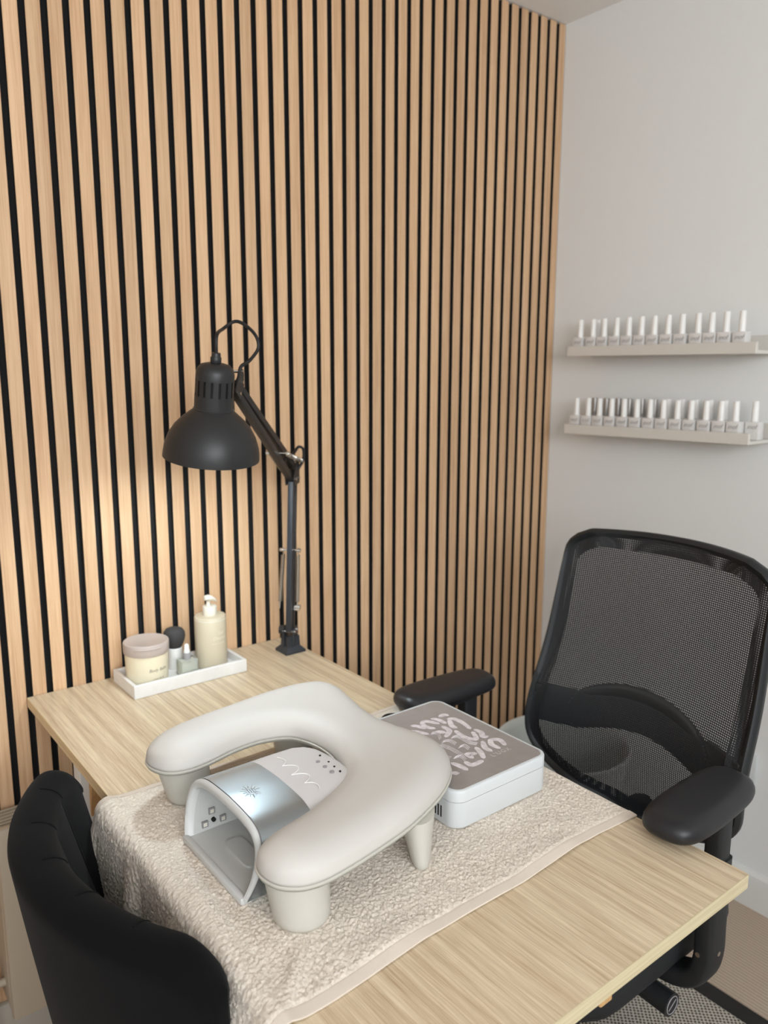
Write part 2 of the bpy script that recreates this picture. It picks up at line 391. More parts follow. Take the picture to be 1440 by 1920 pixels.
# radiator against the slat wall
rad = thing('radiator', 'convector radiator in cream darkened for corner shade with a slotted top below the slats', 'radiator', (0, 0, 0))
X0, X1 = -.185, .66
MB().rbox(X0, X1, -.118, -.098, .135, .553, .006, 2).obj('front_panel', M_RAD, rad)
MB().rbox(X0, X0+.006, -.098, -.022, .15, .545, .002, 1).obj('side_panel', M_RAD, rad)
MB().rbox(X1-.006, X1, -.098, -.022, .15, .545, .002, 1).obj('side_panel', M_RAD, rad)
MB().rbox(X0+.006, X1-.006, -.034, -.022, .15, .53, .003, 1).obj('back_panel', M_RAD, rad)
g = MB(); 
for k in range(6):
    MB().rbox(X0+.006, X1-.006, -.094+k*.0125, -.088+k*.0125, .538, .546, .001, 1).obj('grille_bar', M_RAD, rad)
MB().box(X0+.007, X1-.007, -.097, -.035, .48, .484).obj('convector', M_DARK, rad)
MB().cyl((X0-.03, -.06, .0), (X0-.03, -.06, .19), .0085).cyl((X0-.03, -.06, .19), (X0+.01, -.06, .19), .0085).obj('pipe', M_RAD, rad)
MB().cyl((X0-.03, -.06, .16), (X0-.03, -.06, .225), .016, .013).obj('valve', M_TRIM, rad)
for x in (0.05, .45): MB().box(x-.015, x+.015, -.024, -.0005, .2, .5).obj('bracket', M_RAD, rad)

# socket on the right wall
so = thing('wall_socket', 'white double plug socket on the wall behind the office chair', 'socket', (XR, -.672, .385))
MB().rbox(-.010, -.0003, -.073, .073, -.045, .045, .003, 2).obj('face_plate', M_WPLAS, so)
for y in (-.036, .036):
    MB().rbox(-.0125, -.0095, y-.009+.018, y+.009+.018, .012, .032, .001, 1).obj('switch', M_WPLAS, so)
    b = MB().box(-.0104, -.0098, y-.002, y+.002, -.008, .002)
    b.box(-.0104, -.0098, y-.015, y-.008, -.024, -.020).box(-.0104, -.0098, y+.008, y+.015, -.024, -.020); b.obj('pin_slots', M_DARK, so, 0)

# ------------------------------------------------------------------ desk
TX0, TX1, TY0, TY1 = -.087, .522, -1.204, -.002
desk = thing('desk', 'oak effect desk standing end-on to the slat wall on wooden trestles', 'desk', (0, 0, 0))
top = MB().box(TX0+.0012, TX1-.0012, TY0+.0012, TY1-.0012, ZT-.0195, ZT).obj('desk_top', M_TABLE, desk, 0)
MB().box(TX0+.0012, TX1-.0012, TY0, TY0+.0011, ZT-.0198, ZT+.0001).obj('edge_band', M_EDGE, top, 0)
MB().box(TX0, TX0+.0011, TY0+.0012, TY1-.0012, ZT-.0198, ZT+.0001).obj('edge_band', M_EDGE_S, top, 0)
MB().box(TX1-.0011, TX1, TY0+.0012, TY1-.0012, ZT-.0198, ZT+.0001).obj('edge_band', M_EDGE_S, top, 0)
sc_ = MB().cyl((.455, -1.183, ZT-.034), (.455, -1.183, ZT-.0195), .0025, seg=10).cyl((.455, -1.183, ZT-.038), (.455, -1.183, ZT-.034), .006, .0045, seg=14)
sc_.obj('screw', M_CHROME, desk)
MB().rbox(.215, .237, -1.196, -1.176, ZT-.040, ZT-.0200, .002, 1).obj('corner_block', M_PINE, desk)
for yc, xa, xb, lab in ((-.33, -.045, .445, 'wooden trestle carrying the wall end of the desk'), (-.985, -.045, .24, 'wooden trestle carrying the near end of the desk')):
    tr = thing('trestle', lab, 'trestle', (0, yc, 0), group='trestles under the desk')
    MB().rbox(xa+.005, xb+.025, -.02, .02, ZT-.070, ZT-.0200, .002, 1).obj('top_beam', M_PINE, tr)
    for x in (xa, xb):
        for sgn in (-1, 1):
            MB().bar((x+.012, sgn*.028, ZT-.022), (x+.012, sgn*.20, .012 if sgn else 0), .05, .022, (0, 1, 0), .002).obj('leg', M_PINE, tr)
        MB().bar((x+.012, -.13, .23), (x+.012, .13, .23), .018, .045, (0, 0, 1), .002).obj('cross_rail', M_PINE, tr)
wp = MB().rbox(-.072, -.04, -.285, -.245, .004, ZT-.0200, .003, 2)
tag(wp.obj('support_post', M_TRIM), 'white square post under the desk beside the wall-end trestle', 'post')

# ------------------------------------------------------------------ towel
def towel():
    root = thing('towel', 'beige terry towel laid across the desk and hanging over its edge', 'towel', (0, 0, 0))
    XA, XE, ZH = .523, TX0-.004, .615
    Rb = .014
    flat = XA-XE
    arc = Rb*math.pi/2
    hang = ZT-Rb-ZH+.0
    total = flat+arc+hang
    def low(x, y):
        z = .0016*noise.noise(Vector((x*9, y*9, 1.3)))+.0010*noise.noise(Vector((x*24, y*24, 4.1)))
        z += .006*math.exp(-((x+.088+.012*math.sin(y*11))/.016)**2)*(.45+.55*math.sin(y*23+1.0))
        z += .005*math.exp(-((x+.05-(y+.98)*.8)/.013)**2)*math.exp(-((y+.99)/.03)**2)
        z += .003*math.exp(-((y+1.01)/.02)**2)*max(0, math.sin(x*21+.6))
        return max(0, z+.0012)
    def pos(s, yy, off):
        """s: arc length from the right end; yy: across; off: offset along the normal"""
        wob = .006*math.sin(s*7+.5)+.003*math.sin(s*19)
        y = yy+wob*min(1, max(0, (-.9-yy)/.13))*1.0 + .006*math.sin(s*9+2)*max(0, (yy+.62)/.11)
        if s <= flat:
            x = XA-s; return Vector((x, y, ZT+low(x, y)+off)), Vector((0, 0, 1))
        if s <= flat+arc:
            a = (s-flat)/Rb; x = XE; b = low(XE, y)
            n = Vector((-math.sin(a), 0, math.cos(a))); c = Vector((XE, y, ZT-Rb))
            return c+n*(Rb+off+b), n
        d = s-flat-arc
        fold = .010*math.sin(y*38+.8)*min(1, d/.06)+.004*math.sin(y*85)*min(1, d/.06)
        b = low(XE, y)
        zz = ZT-Rb-d*(1+.10*math.sin(y*9+1))
        return Vector((XE-Rb-b-off-.5*abs(fold)-fold*.5-.004*min(1, d/.05), y+.02*d/hang*math.sin(y*12), zz)), Vector((-1, 0, 0))
    st = .00175
    ns = int(total/st); Y1, Y0 = -.512, -1.019; nt_ = int((Y1-Y0)/st)
    rnd = random.Random(3); v = []
    for i in range(ns+1):
        s = total*i/ns
        for j in range(nt_+1):
            yy = Y1+(Y0-Y1)*j/nt_
            edge = min(1, min(i, ns-i, j, nt_-j)/3)
            h = rnd.random()
            loop = (.0008+.0024*h*h)*edge
            p, n = pos(s+rnd.uniform(-.0008, .0008)*edge, yy+rnd.uniform(-.0008, .0008)*edge, .0026+loop)
            v.append(p)
    f = []; W = nt_+1
    for i in range(ns):
        for j in range(nt_):
            a = i*W+j; f.append((a, a+1, a+W+1, a+W))
    # underside, coarse
    o = len(v); cs, ct = 120, 40
    for i in range(cs+1):
        for j in range(ct+1):
            p, n = pos(total*i/cs, Y1+(Y0-Y1)*j/ct, .0004); v.append(p)
    for i in range(cs):
        for j in range(ct):
            a = o+i*(ct+1)+j; f.append((a, a+ct+1, a+ct+2, a+1))
    # walls round the rim
    def stitch(outer, inner):
        n = len(outer)
        m = len(inner)
        for k in range(n-1):
            q0 = int(k*(m-1)/(n-1)); q1 = int((k+1)*(m-1)/(n-1))
            f.append((outer[k], outer[k+1], inner[q1], inner[q0]) if q0 != q1 else (outer[k], outer[k+1], inner[q0]))
    stitch([j for j in range(W)], [o+j for j in range(ct+1)])
    stitch([ns*W+j for j in range(W)], [o+cs*(ct+1)+j for j in range(ct+1)])
    stitch([i*W for i in range(ns+1)], [o+i*(ct+1) for i in range(cs+1)])
    stitch([i*W+nt_ for i in range(ns+1)], [o+i*(ct+1)+ct for i in range(cs+1)])
    me = bpy.data.meshes.new('terry_pile'); me.from_pydata(v, [], f); me.materials.append(M_TOWEL); me.shade_smooth()
    put('terry_pile', me, root)
    # flat woven hem bands along both long edges
    for ya, yb in ((-1.0185, -1.0325), (-.5125, -.502)):
        secs = []
        for i in range(241):
            s = total*i/240
            secs.append([pos(s, ya, .0005)[0], pos(s, ya, .0036)[0], pos(s, (ya+yb)/2, .0034)[0], pos(s, yb, .0026)[0], pos(s, yb, .0005)[0]])
        MB().loft(secs, True, True, True).obj('hem', M_HEM, root, 50)
    return root
towel()

# ------------------------------------------------------------------ manicure arm rest
def arm_rest():
    root = thing('arm_rest', 'cream U-shaped padded arm rest on four tapered legs over the towel', 'arm rest', (0, 0, 0))
    ctl = [(-.052,-.575),(-.044,-.545),(-.008,-.517),(.045,-.502),(.119,-.492),(.197,-.482),(.262,-.485),(.302,-.502),(.318,-.540),
           (.309,-.595),(.299,-.645),(.296,-.690),(.303,-.732),(.316,-.775),(.318,-.808),(.310,-.838),(.291,-.866),(.257,-.892),
           (.215,-.913),(.152,-.936),(.078,-.951),(.027,-.958),(-.003,-.958),(-.026,-.950),(-.043,-.932),(-.049,-.906),(-.042,-.882),(-.022,-.867),
           (.003,-.859),(.042,-.850),(.085,-.834),(.122,-.815),(.157,-.782),(.178,-.735),(.184,-.690),(.178,-.650),(.161,-.620),(.120,-.604),
           (.072,-.606),(.020,-.619),(-.015,-.620),(-.040,-.606)]
    P = [(v.x, v.y) for v in spline([(x, y, 0) for x, y in ctl], 5, True)]
    # make counter-clockwise
    A = sum(P[i-1][0]*P[i][1]-P[i][0]*P[i-1][1] for i in range(len(P)))
    if A < 0: P = P[::-1]
    n = len(P)
    segs = [(Vector(P[i]), Vector(P[(i+1) % n])) for i in range(n)]
    def dist(q):
        m = 9.
        for a, b in segs:
            ab = b-a; t = max(0, min(1, (q-a).dot(ab)/ab.length_squared)); d = (a+ab*t-q).length_squared
            if d < m: m = d
        return math.sqrt(m)
    def inside(q):
        c = False
        for a, b in segs:
            if (a.y > q.y) != (b.y > q.y) and q.x < (b.x-a.x)*(q.y-a.y)/(b.y-a.y)+a.x: c = not c
        return c
    pts = [Vector(p) for p in P]; edges = [(i, (i+1) % n) for i in range(n)]
    for d in (.0015, .004, .008): pts += [Vector(q) for q in inset(P, d)]
    st = .0085; x = -.06; row = 0
    while x < .33:
        y = -.97+(st/2 if row % 2 else 0)
        while y < -.47:
            q = Vector((x, y))
            if inside(q) and dist(q) > .0125: pts.append(q)
            y += st
        x += st*.866; row += 1
    vs, es, fs, *_ = delaunay_2d_cdt(pts, edges, [], 1, 1e-6)
    ZS, H, RR = ZT+.079, .030, .050
    def top(q):
        d = min(1, dist(q)/RR)
        return ZS+.004+H*(1-(1-d)**2.3)**(1/2.3)
    m = MB(); top_v = [(q.x, q.y, top(q)) for q in vs]; m.add(top_v, fs)
    # vertical band under the cushion edge, closed below
    ring = [(p[0], p[1], ZS+.004) for p in P]; low_ = [(p[0], p[1], ZS) for p in P]
    m.loft([low_, ring], True)
    m.add([(q.x, q.y, ZS) for q in vs], [tuple(reversed(q)) for q in fs])
    me = m.mesh('cushion', M_PAD, 60)
    bm = bmesh.new(); bm.from_mesh(me); bmesh.ops.remove_doubles(bm, verts=bm.verts, dist=1e-5); bmesh.ops.recalc_face_normals(bm, faces=bm.faces); bm.to_mesh(me); bm.free()
    put('cushion', me, root)
    # base board with a rounded lip
    prof = [(.004, -.0065), (.0005, -.0055), (-.0018, -.003), (-.0018, -.0012), (0, -.0002)]
    secs = [[(a, b, ZS+dz) for a, b in inset(P, d)] for d, dz in prof]
    bmm = MB().loft(secs, True)
    bmm.add([(q.x, q.y, ZS-.0065) for q in vs if True], fs)
    bmm.obj('base_board', M_PADLEG, root, 50)
    # legs
    zb, zt = ZT+.0045, ZS-.006
    def leg(bx, by, tx, ty, rb, rt_, ang=0, flat=1.0):
        c, s = math.cos(ang), math.sin(ang); secs = []
        prof = [(0, .80), (.003, .93), (.008, 1.0)]+[((zt-zb)*k/5, 1.0) for k in range(1, 6)]
        for z, kf in prof:
            t = z/(zt-zb); r = (rb+(rt_-rb)*t)*kf; cx = bx+(tx-bx)*t; cy = by+(ty-by)*t; q = []
            for k in range(40):
                a = 2*math.pi*k/40; u = r*math.cos(a); w_ = r*flat*math.sin(a)
                q.append((cx+u*c-w_*s, cy+u*s+w_*c, zb+z))
            secs.append(q)
        MB().loft(secs, True, True, True).obj('leg', M_PADLEG, root, 50)
    leg(.003, -.912, -.002, -.906, .0345, .041)
    leg(.012, -.570, .002, -.566, .0335, .041)
    leg(.186, -.922, .196, -.898, .019, .043, R(52), .60)
    leg(.205, -.560, .210, -.562, .030, .044, R(-52), .60)
arm_rest()

# ------------------------------------------------------------------ nail curing lamp
def curing_lamp():
    YC, ZB = -.765, ZT+.0065
    root = thing('curing_lamp', 'arched white and silver nail curing lamp under the arm rest', 'nail lamp', (0, YC, ZB))
    half = [(.0845, 0), (.0875, .003), (.0945, .018), (.1015, .038), (.1025, .056), (.0975, .074), (.086, .0865), (.067, .0935), (.040, .0965), (.0, .098)]
    sp = spline([(a, b, 0) for a, b in half], 4)
    arch = [(p.x, p.y) for p in sp]+[(-p.x, p.y) for p in sp[-2::-1]]
    def sec(x0, lean, k=1.0, kz=1.0, dy=0, dz=0):
        return [(x0+lean*z, y*k, z*kz) for y, z in arch]
    def off(d):                                      # arch inset by d
        out = []; n = len(arch)
        for i in range(n):
            a = Vector(arch[max(i-1, 0)]); b = Vector(arch[min(i+1, n-1)]); t = (b-a).normalized()
            out.append((arch[i][0]-t.y*d*1.0, max(.006, arch[i][1]+t.x*d*-1.0 if False else arch[i][1]-abs(t.x)*d)))
        return out
    LE = .24
    XF = -.046
    def sx(y_z, x, lean): return [(x+lean*z, y, z) for y, z in y_z]
    in_ = off(.011)
    # front rim
    rim = [sx(off(.0125), XF+.010, LE), sx(in_, XF+.002, LE), sx(off(.006), XF-.0015, LE), sx(off(.0015), XF-.0005, LE), sx(arch, XF+.002, LE), sx(arch, XF+.0045, LE)]
    MB().loft(rim, False).obj('front_rim', M_UVW, root, 50)
    # dark parting line then silver cover
    MB().loft([sx(off(.0012), XF+.0040, LE), sx(off(.0012), XF+.0072, LE)], False).obj('parting_line', M_COLLAR, root, 50)
    mc = MB().loft([sx(arch, XF+.0062, LE), sx(arch, .020, LE*.7), sx(arch, .040, .20)], False).obj('silver_cover', M_UVM, root, 50)
    mc['label'] = 'shiny bluish silver front cover'
    # blush rear cover, rounding off at the back
    secs = [sx(arch, .0402, .20)]
    for x, k, kz, le in ((.09, 1, 1, .12), (.125, .985, 1, .06), (.143, .93, .985, .02), (.155, .84, .955, 0), (.163, .70, .90, 0), (.168, .52, .80, 0), (.170, .25, .6, 0)):
        secs.append([(x+le*z, y*k, z*kz) for y, z in arch])
    rc = MB().loft(secs, False); n = len(arch)
    rc.add(secs[-1], [tuple(range(n))]); rc = rc.obj('rear_cover', M_UVP, root, 50)
    # liner and floor
    li = off(.0125)
    ln = MB().loft([sx(li, XF+.010, LE), sx(li, .05, .15), [(.13, y*.9, z*.92) for y, z in li]], False)
    ln.add([(.13, y*.9, z*.92) for y, z in li], [tuple(range(len(li)))]); liner = ln.obj('liner', M_UVI, root, 50)
    MB().rbox(XF-.003, XF+.006, -.0865, .0865, 0, .0095, .002, 2).obj('sill', M_UVW, root)
    fl = MB().add([(XF, -.086, 0), (.16, -.082, 0), (.16, .082, 0), (XF, .086, 0), (XF+.001, -.084, .0075), (.16, -.08, .0075), (.16, .08, .0075), (XF+.001, .084, .0075)],
             [(0,3,2,1),(4,5,6,7),(0,1,5,4),(1,2,6,5),(2,3,7,6),(3,0,4,7)]).obj('floor_plate', M_UVI, root, 0)
    MB().prism(rounded_rect(-.012, .016, -.038, .036, .012), .0076, .0105).obj('finger_mark', M_UVI, fl, 40)
    # leds and sensor on the far inner wall
    def wall_y(z):                                   # inner wall offset at height z
        for a, b in zip(li, li[1:]):
            if a[1] <= z <= b[1]: return a[0]+(b[0]-a[0])*(z-a[1])/max(1e-6, b[1]-a[1])
        return .08
    for x, z in ((-.016, .0165), (-.003, .031), (.012, .0165)):
        y = wall_y(z)-.0006; 
        q = MB().box(x-.0045, x+.0045, y-.0030, y, z-.0045, z+.0045).obj('led', M_TEXTG, root, 0)
        MB().box(x-.0028, x+.0028, y-.0035, y-.0031, z-.0028, z+.0028).obj('led_chip', M_PUMPW, q, 0)
    y = wall_y(.0185); MB().cyl((-.002, y, .0185), (-.002, y-.0036, .0185), .0032, seg=14).obj('sensor', M_DARK, root)
    # engraved sun burst emblem on the silver cover
    zt = .0986
    e = MB(); cx, cy = .012, -.006
    for k in range(14):
        a = 2*math.pi*k/14; r0, r1 = .009, (.014 if k % 2 else .017)
        e.cyl((cx+r0*math.cos(a)*.8, cy+r0*math.sin(a), zt), (cx+r1*math.cos(a)*.8, cy+r1*math.sin(a), zt), .0004, seg=5)
    e.tube([(cx+.0062*math.cos(2*math.pi*k/24), cy+.0075*math.sin(2*math.pi*k/24), zt) for k in range(24)], .0004, 5, True)
    for d in (-.003, 0, .003): e.cyl((cx+d, cy-.005, zt), (cx+d, cy+.005, zt), .0004, seg=5)
    e.obj('emblem', M_ENGR, mc)
    # looping script engraved on the rear cover
    s = []
    for k in range(46):
        t_ = k/45; s.append((.088+.010*math.sin(t_*22)*(.3+.7*math.sin(t_*math.pi)), .050-.105*t_+.004*math.cos(t_*22), .0981))
    MB().tube(spline(s, 2), .0006, 6).obj('script', M_ENGW, rc)
    # buttons
    for x, y in ((.128, -.012), (.128, -.030), (.128, .006)):
        MB().cyl((x, y, .0955), (x, y, .0988), .0032, seg=14).obj('button', M_COLLAR, rc)
    for x, y in ((.142, .022), (.141, -.002), (.140, -.018), (.139, -.034)):
        MB().cyl((x, y, .094), (x, y, .0975), .0016, seg=10).obj('indicator', M_DARK, rc)
curing_lamp()

# ------------------------------------------------------------------ nail dust collector
def collector():
    root = thing('dust_collector', 'flat white nail dust collector box with a printed grey top', 'dust collector', (0, 0, 0))
    x0, x1, y0, y1, zb, h = .270, .474, -.900, -.632, ZT+.0055, .0605
    def ring(d, z, r=.022): return [(a, b, z) for a, b in rounded_rect(x0+d, x1-d, y0+d, y1-d, max(.004, r-d), 8)]
    lo = MB().loft([ring(.006, zb), ring(.0015, zb+.002), ring(0, zb+.006), ring(0, zb+h*.70)], True, True, True).obj('body', M_WPLAS, root, 40)
    MB().loft([ring(.0009, zb+h*.70), ring(.0009, zb+h*.70+.0008)], True, True, True).obj('seam', M_COLLAR, root, 40)
    MB().loft([ring(0, zb+h*.70+.0008), ring(0, zb+h-.003), ring(.0012, zb+h-.0008), ring(.003, zb+h), ring(.0062, zb+h), ring(.0067, zb+h-.0012)], True, True, True).obj('top_frame', M_WPLAS, root, 40)
    tp = MB().prism([(a, b) for a, b in rounded_rect(x0+.0068, x1-.0068, y0+.0068, y1-.0068, .015, 8)], zb+h-.0013, zb+h+.0001).obj('top_panel', M_GREYP, root, 40)
    for k in range(3):
        MB().box(x0-.0003, x0+.001, y0+.030+k*.006, y0+.0325+k*.006, zb+.012, zb+.030).obj('vent_slot', M_DARK, root, 0)
    Z = zb+h+.0002
    fat = [[(.3832,-.6934),(.3941,-.6938),(.4043,-.7118)],[(.3832,-.6934),(.3795,-.7084),(.3863,-.7215)],[(.4083,-.6926),(.4139,-.701),(.4153,-.7183)],
           [(.4255,-.6935),(.4351,-.6925),(.439,-.6977)],[(.4307,-.7099),(.4385,-.716),(.4397,-.7352),(.4343,-.7587)],[(.4285,-.7144),(.4167,-.7333),(.4179,-.7421)],
           [(.3634,-.692),(.3695,-.6987),(.3732,-.7113)],[(.3483,-.7056),(.3556,-.715),(.3636,-.7307)],[(.4025,-.7262),(.4008,-.7443),(.3822,-.7564)],
           [(.3825,-.734),(.3902,-.7437)],[(.4084,-.7521),(.4055,-.767),(.4059,-.7822),(.4155,-.7933),(.428,-.773)],[(.4376,-.769),(.4387,-.7814),(.4303,-.7936),(.4356,-.7978)],
           [(.4168,-.807),(.4048,-.8245),(.4051,-.8368)],[(.4314,-.8093),(.4212,-.823),(.4224,-.8381)],[(.4314,-.8093),(.4431,-.8183),(.4379,-.836)],
           [(.3934,-.8156),(.3888,-.8294),(.3796,-.8458)],[(.3789,-.8285),(.3668,-.8225),(.3655,-.8349)],[(.3474,-.839),(.3491,-.8516),(.3701,-.8517)],
           [(.3288,-.8294),(.3315,-.8412),(.3325,-.8562)],[(.3083,-.8514),(.3142,-.8559)]]
    thin = [[(.3709,-.7326),(.3795,-.7393),(.3689,-.7571)],[(.3877,-.7644),(.3983,-.7688),(.3979,-.7942),(.4044,-.8064)],[(.3662,-.766),(.3766,-.7704),(.3772,-.7853)],
            [(.3554,-.772),(.3595,-.7928),(.359,-.8232)],[(.3736,-.7967),(.3837,-.7975),(.3822,-.8104)],[(.3433,-.8177),(.355,-.8201),(.3519,-.8343)],
            [(.345,-.74),(.352,-.752),(.35,-.78)],[(.335,-.76),(.343,-.78),(.338,-.80)],[(.33,-.80),(.338,-.815)]]
    def stroke(pts, r, z):
        c = spline([(a, b, 0) for a, b in pts], 5); n = len(c); L_, R_ = [], []
        for i, p in enumerate(c):
            d = (c[min(i+1, n-1)]-c[max(i-1, 0)]).normalized(); t_ = i/(n-1)
            k = r*(.55+.45*math.sin(math.pi*min(1, max(0, .12+.76*t_))))
            L_.append((p.x-d.y*k, p.y+d.x*k)); R_.append((p.x+d.y*k, p.y-d.x*k))
        e = (c[-1]-c[-2]).normalized(); b_ = (c[0]-c[1]).normalized()
        return [tuple((c[0]+b_*r*.7).xy)]+R_+[tuple((c[-1]+e*r*.7).xy)]+L_[::-1]
    for k, q in enumerate(fat): MB().prism(stroke(q, .0050, Z), Z, Z+.00025+.00001*k).obj('printed_swirl', M_ART, tp, 0)
    for k, q in enumerate(thin):
        for dd in (-.0035, 0, .0035):
            MB().tube([(p.x+dd, p.y+dd*.5, Z) for p in spline([(a, b, 0) for a, b in q], 5)], .0005, 5).obj('printed_line', M_ART, tp, 0)
    lt = put('lettering', text_mesh('lettering', "L'UGX", .0125, M_LOGO, .0001, spacing=1.25), tp, (.4145, -.8495, Z))
collector()
c = spline([(.462, -.640, ZT+.02), (.470, -.600, ZT+.014), (.455, -.560, ZT+.012), (.430, -.540, ZT+.012), (.405, -.555, ZT+.012), (.385, -.60, ZT+.012), (.378, -.628, ZT+.014)], 8)
tag(MB().tube(c, .0028, 8).obj('power_cable', M_CABLE), 'short black cable curling behind the white dust collector', 'cable')

# ------------------------------------------------------------------ tray with toiletries
def tray():
    root = thing('tray', 'small white marble tray on the desk against the slats', 'tray', (0, 0, 0))
    x0, x1, y0, y1, z0 = .083, .339, -.150, -.028, ZT+.0004
    MB().rbox(x0+.0075, x1-.0075, y0+.0075, y1-.0075, z0, z0+.010, .001, 1).obj('tray_floor', M_MARBLE, root)
    for a in ((x0, x1, y0, y0+.0075), (x0, x1, y1-.0075, y1), (x0, x0+.0075, y0+.0075, y1-.0075), (x1-.0075, x1, y0+.0075, y1-.0075)):
        MB().rbox(*a, z0, z0+.028, .0009, 1).obj('tray_side', M_MARBLE, root)
tray()
TB = ZT+.0106
def jar():
    root = thing('jar', 'wide cream jar with a mushroom-grey lid at the left of the tray', 'jar', (.1345, -.091, TB))
    MB().lathe([(.038, 0), (.0415, .002), (.043, .006), (.0445, .064), (.0445, .066)], seg=56).obj('jar_body', M_JAR, root, 40)
    l = MB().lathe([(.0458, .066), (.0468, .068), (.0472, .086), (.0462, .0895), (.0435, .0905), (.041, .0895)], seg=56).obj('lid', M_LID, root, 40)
    q = []
    for k in range(17):
        a = R(-160+80*k/16*.9+18); q.append((.0474*math.cos(a), .0474*math.sin(a), .0835))
    MB().tube(q, [.0003]+[.0014]*15+[.0003], 8).obj('lift_lip', M_LID, l)
    def wrap(me, r, a0, z):
        for v in me.vertices:
            a = a0+v.co.x/r; rr = r+.0002+v.co.z; zz = v.co.y+z
            v.co = (rr*math.cos(a), rr*math.sin(a), zz)
        return me
    put('lettering', wrap(text_mesh('lettering', 'Body Balm', .0095, M_TEXTB, .0001, .25), .0442, R(-80), .036), root)
    put('lettering', wrap(text_mesh('lettering', 'cream  200 ml', .0042, M_TEXTB, .0001), .0440, R(-80), .017), root)
    return wrap
wrap = jar()
def brush():
    root = thing('powder_brush', 'soft black powder brush with a white handle standing behind the jar', 'brush', (.212, -.056, TB))
    MB().lathe([(.0150, 0), (.0165, .002), (.0165, .047), (.0150, .048)], seg=32).obj('handle', M_CAP, root, 40)
    prof = [(.0145, .047), (.0180, .054), (.0220, .064), (.0240, .073), (.0228, .082), (.0180, .089), (.009, .0925), (.001, .0935)]
    b = MB().lathe(prof, seg=44).obj('bristles', M_BRIST, root, 60)
brush()
def dropper():
    root = thing('dropper_bottle', 'little square glass dropper bottle of pale oil in the tray', 'bottle', (.2165, -.1095, TB), R(4))
    MB().rbox(-.0195, .0195, -.0145, .0145, 0, .036, .003, 3).obj('glass_body', M_GLASS, root, 40)
    MB().rbox(-.0165, .0165, -.0115, .0115, .003, .026, .002, 2).obj('oil', M_LIQ, root, 40)
    MB().lathe([(.0085, .036), (.0085, .049), (.0080, .050)], seg=28).obj('collar', M_COLLAR, root, 40)
    MB().lathe([(.0068, .050), (.0062, .055), (.0052, .058), (.005, .065), (.0035, .068), (.001, .069)], seg=24).obj('rubber_bulb', M_BULBR, root, 50)
    me = text_mesh('lettering', 'oil', .006, M_TEXTG, .0001)
    o = put('lettering', me, root, (.009, -.0148, .012)); o.rotation_euler = (R(90), 0, 0)
dropper()
def pump():
    root = thing('pump_bottle', 'tall beige pump bottle standing at the right of the tray', 'bottle', (.282, -.092, TB))
    MB().lathe([(.0315, 0), (.0340, .0015), (.0348, .004), (.0348, .1140), (.0335, .1165), (.031, .1175), (.016, .1178)], seg=56).obj('bottle_body', M_PUMP, root, 35)
    MB().lathe([(.0348+.0002, .1095), (.0350, .1105), (.0348+.0002, .1115)], seg=56, cap0=False, cap1=False).obj('shoulder_band', M_PUMPW, root)
    n_ = MB().lathe([(.0152, .1178), (.0156, .119), (.0152, .137), (.0140, .139)], seg=36).obj('pump_collar', M_PUMPW, root, 35)
    MB().cyl((-.003, 0, .139), (-.003, 0, .150), .0045, seg=18).obj('pump_stem', M_PUMPW, root)
    # spout head: pointing down and to the right
    secs = []
    for x, z, w_, h_ in ((-.0125, .156, .004, .0035), (-.010, .157, .0085, .0055), (-.002, .157, .0105, .0065), (.006, .1545, .0095, .006), (.013, .150, .0065, .0045), (.0165, .146, .0035, .003)):
        secs.append([(x, w_*math.cos(2*math.pi*k/18), z+h_*math.sin(2*math.pi*k/18)) for k in range(18)])
    MB().loft(secs, True, True, True).obj('spout', M_PUMPW, root, 50)
    put('lettering', wrap(text_mesh('lettering', 'Gel', .010, M_TEXTW, .0001, .2), .0348, R(-78), .083), root)
    put('lettering', wrap(text_mesh('lettering', 'Cleanse', .010, M_TEXTW, .0001, .2), .0348, R(-82), .072), root)
    put('lettering', wrap(text_mesh('lettering', 'hand and body wash', .0038, M_TEXTW, .0001), .0348, R(-86), .060), root)
pump()

